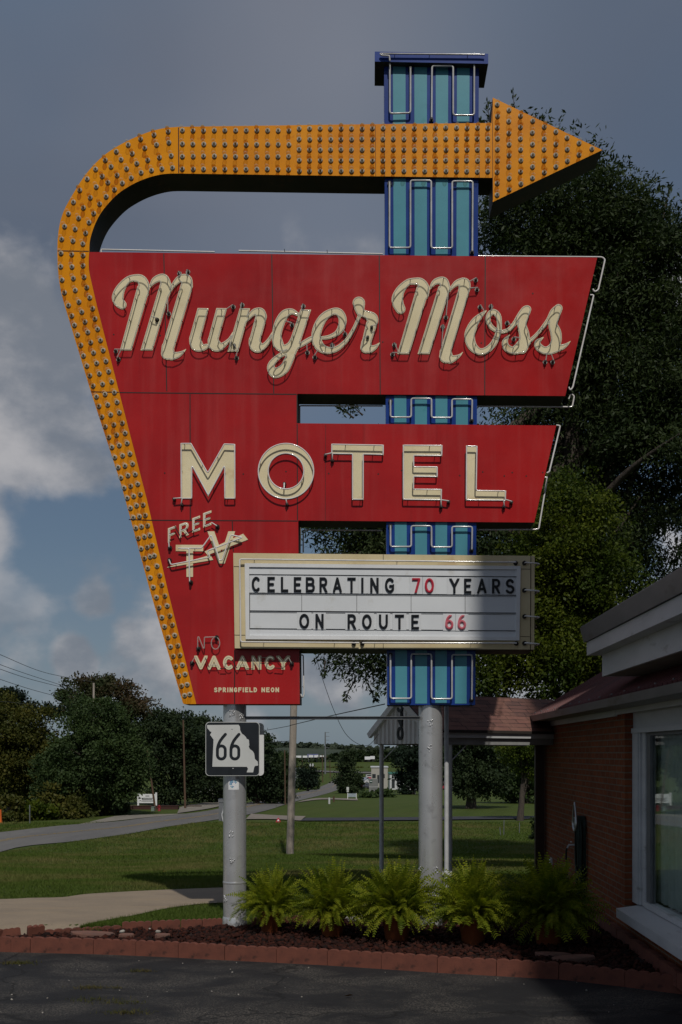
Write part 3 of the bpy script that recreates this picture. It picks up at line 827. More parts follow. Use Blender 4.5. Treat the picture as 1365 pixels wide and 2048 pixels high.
neon([(957, 512), (1195, 514)], SY + .03, M['tube_white'], red_panel, .008)
neon([(601, 1310), (607, 1310), (608.5, 1390), (605, 1396), (602, 1388)], SY + .12, M['tube_white'], red_panel, .0075, rad=3, posts=[(607, 1374)])

# striped pylon
YP = SY + .03
py_l = lambda y: 768.5 + (775 - 768.5) * (y - 104) / 1306
py_r = lambda y: 958.5 + (951 - 958.5) * (y - 104) / 1306
m = MB()
pl_px = [(py_l(112), 112), (py_r(112), 112), (py_r(1410), 1410), (py_l(1410), 1410)]
m.loops([to_xz(pl_px, YP)], YP, YP + .295, 0, 0, back=True)
pb = to_xz(pl_px, YP)
m.box(pb[3][0] + .004, pb[2][0] - .004, YP + .004, YP + .29, pb[2][1] - .002, pb[2][1] + .01, 1)
pylon = m.build('pylon', [M['blue'], M['dark_metal']], sign)
for f0, f1 in ((.093, .226), (.319, .452), (.545, .676), (.769, .902)):
    for y0, y1 in ((126, 249), (351, 512), (786, 850), (1040, 1112), (1296, 1407)):
        m = MB(); ip = lambda f, y: py_l(y) + f * (py_r(y) - py_l(y))
        m.loops([to_xz([(ip(f0, y0), y0), (ip(f1, y0), y0), (ip(f1, y1), y1), (ip(f0, y1), y1)], YP - .003)], YP - .003, YP - .0005)
        m.build('stripe', M['teal'], pylon)
m = MB(); YC = SY - .045
cp = [(750, 103), (977, 107.5), (977, 127.5), (750, 123)]
m.loops([to_xz(cp, YC)], YC, YC + .40, 0, 1, back=True)
m.build('cap', [M['blue'], M['dark_metal']], pylon)
C2 = lambda l: S(l, 680, 80, 2.275)
YN = YP - .05
neon(C2([(322, 128), (322, 332), (228, 335), (228, 76)]), YN, M['tube_grey'], pylon, .010, rad=5, ends=C2([(322, 126)]), posts=C2([(322, 300), (228, 300)]), face=YP)
neon(C2([(228, 95), (226, 72), (190, 70), (182, 62), (640, 66), (660, 68)]), YC - .03, M['tube_grey'], pylon, .009, rad=2, posts=C2([(250, 64), (408, 66), (582, 67)]), face=YC)
neon(C2([(612, 98), (612, 342), (516, 342), (516, 118), (420, 118), (418, 354)]), YN, M['tube_grey'], pylon, .010, rad=5, ends=C2([(418, 355)]), posts=C2([(612, 310), (516, 270), (419, 290)]), face=YP)
def serp(y_start, y_hi, y_lo, y_end):
    xs = [779.5, 821.5, 863, 905, 946] if y_hi < 600 else [781.5, 823, 863.5, 904.5, 945]
    a = [(xs[0], y_start), (xs[0], y_lo), (xs[1], y_lo), (xs[1], y_hi), (xs[2], y_hi), (xs[2], y_lo + .8), (xs[3], y_lo + .8), (xs[3], y_hi + 1.5), (xs[4], y_hi + 1.5), (xs[4] - .8, y_end)]
    mid = (y_hi + y_lo) / 2
    neon(a, YN, M['tube_grey'], pylon, .010, rad=4.5, ends=[a[0], a[-1]], posts=[(xs[1], mid + 9), (xs[2], mid - 6), (xs[3], mid + 5), (xs[0], mid)], face=YP)
serp(364, 361, 495.5, 502)
serp(800, 797, 834.5, 839)
serp(1051, 1052, 1093.5, 1099)
serp(1309, 1308, 1397, 1399)

# letter board
YB = SY - .115
m = MB()
fr = [(467, 1106), (1061.5, 1111.5), (1060.5, 1299), (470, 1296.5)]
m.loops([to_xz(fr, YB)], YB, SY + SD + .10, 0, 1, back=True)
fl = [(1063, 1111.5), (1070, 1112), (1069, 1299), (1062, 1299)]
m.loops([to_xz(fl, YB + .012)], YB + .012, SY + SD + .09, 0, 1, back=True)
for s_ in ((468, 1133, 489, 1133.2), (469.5, 1270, 491, 1270.3), (767, 1109, 767, 1123), (767, 1284, 767, 1297), (1043, 1138, 1061, 1138.3), (1041, 1273, 1060, 1273.3)): seam(*s_, w=1.0, Y=YB)
board = m.build('letter_board', [M['cream_frame'], M['dark_metal'], M['rubber']], sign)
B8 = lambda l: S(l, 440, 1080, 2.007)
YW = YB - .028
m = MB()
o_ = B8([(100, 93), (1208, 104), (1203, 403), (104, 398)]); i_ = B8([(118, 108), (1192, 118), (1188, 388), (119, 383)])
m.loops([to_xz(o_, YW), to_xz(i_, YW)], YW, YB - .0005, 0, 0)
m.build('board_frame', M['white'], board)
m = MB(); YF = YB - .012
m.loops([to_xz(i_, YF)], YF, YB - .0005, 0)
bx = lambda x, y: (x, y + (x - 120) * .0088)
def track(x0, y0, x1, y1, w, dy=.006):
    (a0, b0), (a1, b1) = B8([bx(x0, y0), bx(x1, y1)])
    q = [(a0, b0 - w / 2), (a1, b1 - w / 2), (a1, b1 + w / 2), (a0, b0 + w / 2)] if abs(x1 - x0) > abs(y1 - y0) else [(a0 - w / 2, b0), (a0 + w / 2, b0), (a1 + w / 2, b1), (a1 - w / 2, b1)]
    m.loops([to_xz(q, YF - dy)], YF - dy, YF, 1)
for y_, w_ in ((138, 1.2), (212, 1.6), (284, 1.6), (355, 1.3)): track(119, y_, 1192, y_, w_)
for y_ in (218, 290): track(121, y_, 1190, y_, .5, .004)
for x_, w_ in ((120, 1.2), (329, .7), (550, .7), (768, .7), (985, .7), (1191, 1.2)): track(x_, 137, x_, 356, w_, .0045)
face = m.build('board_face', [M['board'], M['black']], board)
row1 = [('C', 128, 162), ('E', 191, 221), ('L', 245, 275), ('E', 297, 327), ('B', 345, 382), ('R', 400, 433), ('A', 454, 490), ('T', 512, 546), ('I', 565, 580), ('N', 604, 638), ('G', 663, 700), ('7', 772, 806), ('0', 823, 860), ('Y', 921, 963), ('E', 981, 1010), ('A', 1033, 1071), ('R', 1093, 1127), ('S', 1147, 1183)]
row2 = [('O', 319, 359), ('N', 384, 417), ('R', 513, 548), ('O', 571, 610), ('U', 639, 675), ('T', 703, 740), ('E', 769, 800), ('6', 905, 938), ('6', 955, 989)]
clear = new_mat('clear_panel')
clear[3].inputs['Base Color'].default_value = (.70, .72, .74, 1); clear[3].inputs['Roughness'].default_value = .15
M['clear_panel'] = clear[0]
for row, y0, y1 in ((row1, 147, 206), (row2, 294, 352)):
    for ch, x0, x1 in row:
        dy = (x0 - 120) * .0088
        (a0, b0), (a1, b1) = B8([(x0, y0 + dy), (x1, y1 + dy)])
        mt = M['black'] if ch not in '706' else (M['letter_faded'] if ch == '6' else M['letter_red'])
        c = B8([(x0 - 9, y0 - 5 + dy), (x1 + 9, y0 - 5 + dy), (x1 + 9, y1 + 5 + dy), (x0 - 9, y1 + 5 + dy)])
        th = 3.6 if ch in 'I' else 4.3
        fld = glyph(ch, a0, a1, b0, b1, 4.6, .35)
        m = MB()
        m.loops([to_xz(c, YF - .0068)], YF - .0068, YF - .0062, 1)
        lp = contour(fld, 0, .06)
        m.loops([to_xz(l, YF - .020) for l in lp], YF - .020, YF - .0069, 0)
        lp2 = contour(fld, -1.5, .08)
        if lp2: m.loops([to_xz(l, YF - .026) for l in lp2], YF - .026, YF - .020, 0)
        m.build('letter', [mt, M['clear_panel']], face)
YT = YB - .05
neon(B8([(1190, 89), (80, 77), (84, 409), (560, 413)]), YT, M['tube_white'], board, .0085, rad=4, posts=B8([(137, 78), (712, 84), (175, 410), (460, 412)]), ends=B8([(1190, 90), (538, 413)]), face=YB)
neon(B8([(572, 413), (1192, 414)]), YT, M['tube_white'], board, .0085, posts=B8([(622, 414), (1010, 414)]), ends=B8([(572, 413), (1192, 414)]), face=YB)
for y_ in (90, 200, 305, 413):
    a, b = B8([(1225, y_)])[0], B8([(1283, y_ + 4)])[0]
    p0 = P(*a, YT); p1 = P(*b, YT)
    mb = MB()
    mb.tube([(x, y, z) for x, y, z in [(p0[0], YB, p0[2]), (p0[0] + .005, YT, p0[2]), (p1[0] - .03, YT, p1[2]), (p1[0], YT + .03, p1[2]), (p1[0] - .02, YT + .18, p1[2]), (p1[0] - .07, SY + .3, p1[2])]], .0085, 8, 0)
    mb.tube([(p0[0], YB - .03, p0[2]), (p0[0], YB, p0[2])], .024, 10, 1)
    mb.build('neon_tube', [M['tube_white'], M['rubber']], board)

# ------------------------------------------------------------------ route markers, sticker and meter box on the left pole
def rrect(x0, y0, x1, y1, r, n=6):
    q = []
    for cx, cy, a in ((x1 - r, y0 + r, -90), (x1 - r, y1 - r, 0), (x0 + r, y1 - r, 90), (x0 + r, y0 + r, 180)):
        q += [(cx + r * math.cos(R(a + 90 * i / n)), cy + r * math.sin(R(a + 90 * i / n))) for i in range(n + 1)]
    return q
def Z66(l): return S(l, 410, 1430, 11.37)
YM = 11.005
M['sign_black'] = mat('sign_black', (.022, .026, .032), (.014, .017, .02), 4, rough=.35)
M['sign_white'] = mat('sign_white', (.62, .635, .62), (.57, .585, .57), 4, rough=.45)
M['alu'] = mat('aluminium', (.5, .51, .52), rough=.35, metal=.8)
c = P(470, 1497, YM)
rs = empty('route_sign', (c[0], YM, c[2] - .28), 'square black route sign with white state outline and 66 on the left pole', 'road sign')
m = MB()
m.loops([to_xz(Z66(rrect(18, 158, 1246, 1384, 88)), YM)], YM, YM + .006, 0, 1, back=True)
m.build('sign_plate', [M['sign_white'], M['alu']], rs)
m = MB()
m.loops([to_xz(Z66(rrect(30, 170, 1234, 1372, 80)), YM - .0012)], YM - .0012, YM, 0)
m.build('sign_field', M['sign_black'], rs)
mo = [(50, 228), (770, 222), (800, 265), (805, 345), (845, 425), (890, 455), (935, 500), (955, 545), (985, 552), (1005, 572), (1013, 690), (1000, 715), (1025, 775), (1090, 820), (1125, 880), (1140, 1000), (1210, 1065), (1205, 1085), (1215, 1130), (1205, 1152), (1150, 1155), (1125, 1185), (1100, 1305), (952, 1303), (985, 1222), (958, 1178), (172, 1175), (200, 560), (165, 510), (120, 450), (145, 410), (155, 382), (120, 375), (100, 345), (58, 300)]
m = MB(); m.loops([to_xz(Z66(mo), YM - .0022)], YM - .0022, YM - .0013, 0); m.build('state_outline', M['sign_white'], rs)
for dx in (0, 308):
    six = catmull([(470, 440, 34), (405, 515, 34), (340, 610, 34), (295, 730, 34), (287, 850, 34)], 5)
    lo = rrect(287, 703, 466, 1000, 88)
    st = [Z66([(x + dx, y, r) for x, y, r in six]), Z66([(x + dx, y, 34) for x, y in lo + [lo[0]]])]
    lp = contour(sdf(st, (), .4), 0, .05)
    m = MB(); m.loops([to_xz(l, YM - .003) for l in lp], YM - .003, YM - .0023, 0); m.build('digit', M['sign_black'], rs)
m = MB()
for x, y in Z66([(622, 310), (645, 1215)]):
    q = P(x, y, YM); m.tube([(q[0], YM - .008, q[2]), (q[0], YM - .0025, q[2])], .006, 8)
m.build('bolt', M['galv'], rs)
YK = 11.285
m = MB()
k = YK / YM
bk = [((x - .0) , z) for x, z in to_xz(Z66(rrect(18, 158, 1246, 1384, 88)), YM)]
bk = [(x + .018, z - .004) for x, z in bk]
m.loops([bk], YK, YK + .006, 0, 0, back=True)
rs2 = m.build('route_sign', M['white'], None)
tag(rs2, 'pale second sign plate behind the black route sign, only its edge showing', 'road sign')
# sticker bent round the pole
def on_pole(lp, rr, cx=(470 - CX) / F * 11.18, cy=11.18):
    o = []
    for x, z in lp:
        a = max(-1.4, min(1.4, (x - cx) / .127))
        o.append((cx + rr * math.sin(a), cy - rr * math.cos(a), z))
    return o
stk = MB()
cx0, cz0 = P(467, 1569.5, 11.03)[0], P(467, 1569.5, 11.03)[2]
for i in range(6):
    xa, xb = cx0 - .058 + .116 * i / 6, cx0 - .058 + .116 * (i + 1) / 6
    stk.face(on_pole([(xa, cz0 - .055), (xb, cz0 - .055), (xb, cz0 + .055), (xa, cz0 + .055)], .1285), 0)
for j, (a0, a1, rr) in enumerate(((100, 195, .041), (95, 205, .031), (90, 215, .021), (20, 75, .036), (10, 80, .024), (215, 265, .04), (230, 280, .028))):
    ap = [(cx0 + rr * math.cos(R(a0 + (a1 - a0) * i / 8)), cz0 + .008 + rr * math.sin(R(a0 + (a1 - a0) * i / 8))) for i in range(9)]
    for p_, q_ in zip(ap, ap[1:]):
        d = np.array([q_[0] - p_[0], q_[1] - p_[1]]); n = np.array([-d[1], d[0]]) / np.hypot(*d) * .0035
        stk.face(on_pole([(p_[0] - n[0], p_[1] - n[1]), (q_[0] - n[0], q_[1] - n[1]), (q_[0] + n[0], q_[1] + n[1]), (p_[0] + n[0], p_[1] + n[1])], .1292), 1 + j % 2)
stk.face(on_pole([(cx0 - .04, cz0 - .046), (cx0 + .042, cz0 - .046), (cx0 + .042, cz0 - .042), (cx0 - .04, cz0 - .042)], .1292), 1)
so = stk.build('sticker', [M['white'], mat('sticker_blue', (.02, .16, .45), rough=.4), mat('sticker_teal', (.03, .34, .45), rough=.4)])
tag(so, 'small white square sticker with blue swirl stuck on the left pole', 'sticker')
# meter box behind the left pole
q = P(441, 1620, 11.25)
mbx = empty('meter_box', (q[0], 11.25, q[2] - .13), 'grey electrical box and cables fixed behind the left silver pole', 'electrical box')
m = MB(); m.box(q[0] - .015, q[0] + .12, 11.24, 11.36, q[2] - .12, q[2] + .12); m.box(q[0] - .02, q[0] + .12, 11.235, 11.365, q[2] + .085, q[2] + .125)
m.build('box', M['steel_grey'], mbx)
m = MB()
for dx, top in ((.045, 2.2), (.065, 1.9)):
    m.tube(catmull([(q[0] + dx, 11.22, top), (q[0] + dx, 11.22, q[2] + .1), (q[0] + dx - .02, 11.215, q[2] - .06), (q[0] + dx + .02, 11.22, q[2] - .18), (q[0] + dx + .07, 11.25, q[2] - .2)], 6), .008, 6)
m.build('cable', M['galv'], mbx)
# ------------------------------------------------------------------ ground, roads and paths
def ground_mat():
    m, n, l, b, o = new_mat('lawn')
    a = n_mix(n, l, n_range(n, l, n_noise(n, l, .22, 6, .6), .38, .66), (.056, .086, .016), (.074, .096, .022))
    a = n_mix(n, l, n_range(n, l, n_noise(n, l, 1.3, 5, .65), .5, .75, 0, .7), a, (.098, .102, .034))
    a = n_mix(n, l, n_range(n, l, n_noise(n, l, 26, 4, .75), .40, .72, 0, .55), a, (.040, .058, .012))
    t = n.new('ShaderNodeTexCoord'); mp = n.new('ShaderNodeMapping'); mp.inputs['Rotation'].default_value = (0, 0, R(12))
    l(t.outputs['Object'], mp.inputs[0])
    w = n.new('ShaderNodeTexWave'); w.inputs['Scale'].default_value = .16; w.inputs['Distortion'].default_value = 1.2; w.inputs['Detail'].default_value = 2
    l(mp.outputs[0], w.inputs[0])
    a = n_mix(n, l, n_range(n, l, w.outputs[1], .3, .7, 0, .30), a, (.074, .106, .020))
    l(a, b.inputs['Base Color']); b.inputs['Roughness'].default_value = .9; b.inputs['Specular IOR Level'].default_value = .15
    n_bump(n, l, b, n_noise(n, l, 30, 5, .75), .7, .05)
    return m
M['lawn'] = ground_mat()
ys = [-120, -40, -10, 0, 4, 7, 8] + list(np.arange(8.5, 16, .35)) + list(np.arange(16, 60, 1.0)) + list(np.arange(60, 120, 3)) + list(np.arange(120, 640, 10)) + [700, 900, 1200, 1500, 2500, 4000]
xs = [-3000, -1500, -700, -400, -250] + list(np.arange(-180, -20, 10)) + list(np.arange(-20, 20, .8)) + list(np.arange(20, 180, 10)) + [250, 400, 700, 1500, 3000]
GV = []; 
def lump(x, y):
    if y < 15: return 0
    k = min(1, (y - 15) / 8) * max(0, min(1, (37 - y) / 6))
    return k * (.10 * math.sin(x * .42 + y * .30) * math.sin(y * .26 - x * .16) + .035 * math.sin(x * .9 + 1) * math.sin(y * .8) + .03 * math.sin(y * .62 + x * .12))
for y in ys:
    for x in xs: GV.append((x, y, g(y) + (lump(x, y) if y < 58 else 0)))
nx = len(xs)
GF = [(i * nx + j, i * nx + j + 1, (i + 1) * nx + j + 1, (i + 1) * nx + j) for i in range(len(ys) - 1) for j in range(nx - 1)]
tag(link('lawn', np_mesh('lawn', GV, GF, [M['lawn']], True)), kind='structure')

def strip(name, pts_a, pts_b, m, dz, kind='structure', sub=6, along=5):
    """a ribbon between two ground lines, draped on the terrain"""
    A = np.array(catmull(pts_a, along)); B = np.array(catmull(pts_b, along))
    V = []; Fc = []
    for a, b_ in zip(A, B):
        for i in range(sub + 1):
            t = i / sub; x, y = a[0] + (b_[0] - a[0]) * t, a[1] + (b_[1] - a[1]) * t
            V.append((x, y, g(y) + dz))
    for i in range(len(A) - 1):
        for j in range(sub): Fc.append((i * (sub + 1) + j, i * (sub + 1) + j + 1, (i + 1) * (sub + 1) + j + 1, (i + 1) * (sub + 1) + j))
    o = link(name, np_mesh(name, V, Fc, [m], True))
    return tag(o, kind=kind)
def G2(px, py): q = gpt(px, py); return (q[0], q[1])
M['road'] = mat('road_asphalt', (.125, .120, .118), (.165, .158, .150), .7, .3, .7, .85, bump=.3, bscale=60, bdist=.01, c3=(.12, .115, .11), s3=3, lo3=.55, hi3=.75, sc=(1, .25, 1))
M['asphalt'] = None
near = [(-560, 1800), (-260, 1745), (0, 1705.5), (154, 1683), (261.5, 1668), (338, 1654), (420, 1642), (503, 1628.5), (560, 1613), (600, 1601), (637, 1592), (668, 1583), (684, 1574), (692, 1566), (695, 1559)]
far = [(-560, 1722), (-260, 1693), (0, 1665.5), (123, 1652), (231, 1644), (300, 1635.5), (420, 1621.5), (494, 1606.5), (545, 1596), (577, 1589), (608, 1583), (635, 1576.5), (655, 1568), (667, 1561), (676, 1555)]
RN = [G2(*q) for q in near]; RF = [G2(*q) for q in far]
strip('road', RN, RF, M['road'], .03)
M['line_yellow'] = mat('line_yellow', (.42, .27, .04), (.30, .22, .09), 3, rough=.8, c3=(.18, .165, .15), s3=9, lo3=.45, hi3=.6)
mid = [((a[0] + b_[0]) / 2, (a[1] + b_[1]) / 2) for a, b_ in zip(RN, RF)]
def offs(line, d):
    o = []
    for i, p_ in enumerate(line):
        a, c = np.array(line[max(0, i - 1)]), np.array(line[min(len(line) - 1, i + 1)])
        t = (c - a) / np.hypot(*(c - a)); o.append((p_[0] - t[1] * d, p_[1] + t[0] * d))
    return o
mm = catmull(mid, 5)
for d in (-.12, .12):
    strip('road_line', offs(mm, d - .05), offs(mm, d + .05), M['line_yellow'], .036, sub=1, along=1)
# gravel shoulder and side roads
M['gravel'] = mat('gravel', (.26, .235, .20), (.19, .175, .15), 1.5, rough=.95, c3=(.12, .12, .10), s3=12)
strip('gravel_drive', [G2(150, 1651), G2(235, 1642), G2(300, 1635)], [G2(230, 1633), G2(270, 1630.5), G2(372, 1628)], M['gravel'], .03)
strip('side_drive', [G2(355, 1628), G2(430, 1616), G2(470, 1607)], [G2(360, 1616), G2(425, 1604), G2(470, 1598)], M['gravel'], .06)
M['path'] = mat('path_asphalt', (.040, .042, .050), (.055, .056, .064), 1.5, rough=.9)
strip('dark_driveway', [G2(600, 1643.5), G2(800, 1642.5), G2(1000, 1640), G2(1400, 1636)], [G2(612, 1637.5), G2(800, 1636.5), G2(1000, 1634.5), G2(1400, 1632)], M['path'], .07)
M['apron'] = mat('apron_concrete', (.25, .215, .18), (.20, .175, .15), 1.2, rough=.9)
strip('apron', [G2(492, 1640), G2(545, 1640), G2(602, 1643)], [G2(503, 1629), G2(560, 1632.5), G2(612, 1634)], M['apron'], .062)
strip('ditch_drive', [G2(594, 1606), G2(645, 1600), G2(716, 1602)], [G2(606, 1602), G2(640, 1597), G2(716, 1598.5)], M['apron'], .07)
strip('far_cross_road', [G2(560, 1541), G2(690, 1547), G2(800, 1549), G2(930, 1551)], [G2(560, 1539), G2(690, 1544), G2(800, 1546), G2(930, 1548)], M['road'], .3)

def asphalt_mat():
    m, n, l, b, o = new_mat('old_asphalt')
    base = n_mix(n, l, n_range(n, l, n_noise(n, l, 2.2, 6, .6), .35, .7), (.016, .016, .0175), (.023, .023, .024))
    wear = n_range(n, l, n_noise(n, l, 1.1, 7, .65, sc=(1.0, 1.6, 1), dist=.6), .44, .62)
    grit = n_range(n, l, n_noise(n, l, 60, 5, .85), .48, .56)
    mu = n.new('ShaderNodeMath'); mu.operation = 'MULTIPLY'; l(wear, mu.inputs[0]); l(grit, mu.inputs[1])
    col = n_mix(n, l, mu.outputs[0], base, (.11, .10, .086))
    spk = n_range(n, l, n_noise(n, l, 85, 2, .5), .715, .74)
    col = n_mix(n, l, spk, col, (.11, .10, .095))
    v = n.new('ShaderNodeTexVoronoi'); v.feature = 'DISTANCE_TO_EDGE'; v.inputs['Scale'].default_value = .21
    t = n.new('ShaderNodeTexCoord'); add = n.new('ShaderNodeVectorMath'); add.operation = 'MULTIPLY_ADD'
    nv = n.new('ShaderNodeTexNoise'); nv.inputs['Scale'].default_value = 2.5; nv.inputs['Detail'].default_value = 6; l(t.outputs['Object'], nv.inputs[0])
    l(nv.outputs[1], add.inputs[0]); add.inputs[1].default_value = (.9, .9, 0); l(t.outputs['Object'], add.inputs[2]); l(add.outputs[0], v.inputs['Vector'])
    crack = n_range(n, l, v.outputs[0], .001, .005, .8, 0)
    col = n_mix(n, l, crack, col, (.010, .010, .010))
    l(col, b.inputs['Base Color']); b.inputs['Roughness'].default_value = .82; b.inputs['Specular IOR Level'].default_value = .3
    h = n.new('ShaderNodeMath'); h.operation = 'SUBTRACT'; l(n_noise(n, l, 70, 5, .75), h.inputs[0]); l(crack, h.inputs[1])
    n_bump(n, l, b, h.outputs[0], .6, .012)
    return m
M['asphalt'] = asphalt_mat()
AZ = -.08
front_px = [(-900, 1870), (-450, 1888), (0, 1904), (190, 1908.5), (320, 1913.5), (440, 1920), (657, 1931), (880, 1946), (1120, 1959), (1250, 1974), (1372, 1990), (1520, 2012)]
def A2(px, py): Y = (EYE - AZ) * F / (py - HY); return ((px - CX) / F * Y, Y)
FP = [A2(*q) for q in front_px]
V = [(x, y, AZ) for x, y in FP] + [(x, -60, AZ) for x, y in FP]
V = [(-60, 12.2, AZ)] + V[:len(FP)] + [(30, FP[-1][1], AZ), (30, -60, AZ), (-60, -60, AZ)]
m = MB(); m.face(list(reversed(V))); o = m.build('parking_lot', M['asphalt']); tag(o, kind='structure')

def tan_mat():
    m, n, l, b, o = new_mat('worn_concrete')
    a = n_mix(n, l, n_range(n, l, n_noise(n, l, 1.2, 6, .6, sc=(1, 2.5, 1)), .35, .68), (.30, .235, .165), (.235, .185, .135))
    a = n_mix(n, l, n_range(n, l, n_noise(n, l, 60, 4, .7), .45, .75, 0, .6), a, (.16, .13, .10))
    a = n_mix(n, l, n_range(n, l, n_noise(n, l, 2.6, 5, .6, sc=(.35, 1.6, 1)), .58, .72, 0, .5), a, (.34, .25, .15))
    l(a, b.inputs['Base Color']); b.inputs['Roughness'].default_value = .92
    n_bump(n, l, b, n_noise(n, l, 70, 4, .7), .4, .01)
    return m
M['tan'] = tan_mat()
def G0(px, py): Y = EYE * F / (py - HY); return ((px - CX) / F * Y, Y)
up_ = [(-900, 1818), (-300, 1806), (0, 1800), (60, 1797.5), (125, 1796), (170, 1790), (240, 1785.5), (330, 1781), (447, 1776.5), (470, 1776)]
lo_ = [(-900, 1868), (-300, 1872), (0, 1868), (60, 1864), (110, 1858), (185, 1845), (260, 1834), (330, 1819), (400, 1809.5), (470, 1806)]
strip('driveway', [G0(*q) for q in lo_], [G0(*q) for q in up_], M['tan'], .012, sub=8, along=4)

# ------------------------------------------------------------------ flower bed: edging, lava rock, stones
M['soil'] = mat('bed_soil', (.030, .017, .014), (.018, .011, .010), 9, rough=1.0, bump=.6, bscale=40, bdist=.02)
back_px = [(0, 1874), (60, 1872), (130, 1868), (240, 1862), (362, 1859), (446, 1855), (700, 1842), (900, 1838), (1130, 1832), (1175, 1833)]
BPt = [G0(*q) for q in back_px]
bed = [(x, y - .02) for x, y in [A2(*q) for q in front_px[2:-1]]]
front_top = [(x, y + .055) for x, y in FP[2:]]
poly = front_top + [(2.62, 8.3), (2.62, 11.9)] + BPt[::-1]
m = MB(); m.face([(x, y, .004) for x, y in poly]); tag(m.build('bed_soil', M['soil']), kind='structure')
M['edging'] = mat('terracotta_edging', (.175, .060, .040), (.125, .045, .032), 7, .35, .68, .9, bump=.55, bscale=70, bdist=.006, c3=(.055, .026, .020), s3=11, lo3=.56, hi3=.74)
def edging_block(a, b_, z0, h, th=.06, scal=5, r2=random.Random(1), yaw=0, tilt=0.0, gap=.006):
    a = np.array(a, float); b_ = np.array(b_, float); Ln = np.hypot(*(b_ - a)) - gap; d = (b_ - a) / np.hypot(*(b_ - a))
    o = None
    m = MB(); n = 8; prof = []
    for s_ in range(scal):
        for i in range(n):
            t = i / n
            prof.append(((s_ + t) / scal * Ln, h - .014 + .014 * math.sin(math.pi * t) ** .6 + r2.uniform(-.0012, .0012)))
    prof.append((Ln, h - .014))
    pf = [(0, 0), (Ln, 0)] + prof[::-1]
    m.loops([pf], 0, th * .86, 0, back=True)
    # bevelled front lip
    ob = m.build('edging_block', M['edging'])
    ob.location = (a[0] + d[0] * gap / 2, a[1] + d[1] * gap / 2, z0)
    ob.rotation_euler = (tilt, r2.uniform(-.008, .008), math.atan2(d[1], d[0]) + r2.uniform(-.012, .012))
    return ob
def line_at(px): # front line x-> point
    for (x0, y0), (x1, y1) in zip(front_px, front_px[1:]):
        if x0 <= px <= x1: return A2(px, y0 + (y1 - y0) * (px - x0) / (x1 - x0))
r1 = random.Random(4)
joints = [-190, -95, 22, 61, 187, 272, 357, 450, 553, 655, 763, 875, 993, 1118, 1250, 1372, 1500]
for j, (p0, p1) in enumerate(zip(joints, joints[1:])):
    o = edging_block(line_at(p0), line_at(p1), AZ - .01, .158 + r1.uniform(-.006, .006), scal=5 if p1 - p0 > 50 else 3, r2=r1)
    tag(o, 'scalloped terracotta edging block in the front row between asphalt and flower bed', 'edging block', 'front row of edging blocks')
bj = [(-70, 1876), (-2, 1883), (48, 1877), (90, 1873), (165, 1868), (244, 1863), (304, 1861), (362, 1858.5), (405, 1857), (446, 1855)]
for j, (p0, p1) in enumerate(zip(bj, bj[1:])):
    hgt = .135 if j in (0, 1, 2) else (.08 if j in (3, 4) else .115)
    q0, q1 = G0(*p0), G0(*p1)
    if j == 1: q1 = (q1[0] - .02, q1[1])
    if j == 2: q0 = (q0[0] + .03, q0[1] + .02)
    o = edging_block(q0, q1, -.015, hgt, scal=4 if j not in (2,) else 3, r2=r1, tilt=(-.25 if j == 1 else (.2 if j == 2 else 0)))
    if j == 1: tag(o, 'terracotta edging block tipped backwards at the left end of the bed', 'edging block', 'back row of edging blocks')
    elif j == 2: tag(o, 'short terracotta edging block leaning beside the gap at the bed corner', 'edging block', 'back row of edging blocks')
    else: tag(o, 'scalloped terracotta edging block in the row behind the lava rock, left of the sign pole', 'edging block', 'back row of edging blocks')
bq = [(505, 1852), (585, 1848), (668, 1844), (752, 1841), (838, 1839), (922, 1837.5), (1008, 1836), (1094, 1834)]
for p0, p1 in zip(bq, bq[1:]):
    o = edging_block(G0(*p0), G0(*p1), -.015, .10, r2=r1)
    tag(o, 'terracotta edging block of the back row, half hidden behind the potted ferns', 'edging block', 'edging blocks behind the ferns')
for k in range(8):
    y0 = 11.75 - k * .5
    o = edging_block((2.50, y0), (2.50, y0 - .5), -.01, .135, th=.075, scal=1, r2=r1)
    tag(o, 'plain brown edging block in the row along the foot of the brick wall', 'edging block', 'edging blocks along the brick wall')

# lava rock
def ico():
    t = (1 + 5 ** .5) / 2
    v = np.array([(-1, t, 0), (1, t, 0), (-1, -t, 0), (1, -t, 0), (0, -1, t), (0, 1, t), (0, -1, -t), (0, 1, -t), (t, 0, -1), (t, 0, 1), (-t, 0, -1), (-t, 0, 1)], float)
    v /= np.linalg.norm(v[0])
    f = np.array([(0, 11, 5), (0, 5, 1), (0, 1, 7), (0, 7, 10), (0, 10, 11), (1, 5, 9), (5, 11, 4), (11, 10, 2), (10, 7, 6), (7, 1, 8), (3, 9, 4), (3, 4, 2), (3, 2, 6), (3, 6, 8), (3, 8, 9), (4, 9, 5), (2, 4, 11), (6, 2, 10), (8, 6, 7), (9, 8, 1)])
    return v, f
IV, IF = ico()
def inside(px_, py_, q):
    ins = np.zeros(len(px_), bool)
    for (ax, ay), (bx_, by) in zip(q, q[1:] + q[:1]):
        if ay != by: ins ^= ((ay > py_) != (by > py_)) & (px_ < (bx_ - ax) * (py_ - ay) / (by - ay) + ax)
    return ins
def rot_rand(n):
    q = rng.normal(size=(n, 4)); q /= np.linalg.norm(q, axis=1)[:, None]
    w, x, y, z = q.T
    return np.stack([np.stack([1 - 2 * (y * y + z * z), 2 * (x * y - z * w), 2 * (x * z + y * w)], -1), np.stack([2 * (x * y + z * w), 1 - 2 * (x * x + z * z), 2 * (y * z - x * w)], -1), np.stack([2 * (x * z - y * w), 2 * (y * z + x * w), 1 - 2 * (x * x + y * y)], -1)], 1)
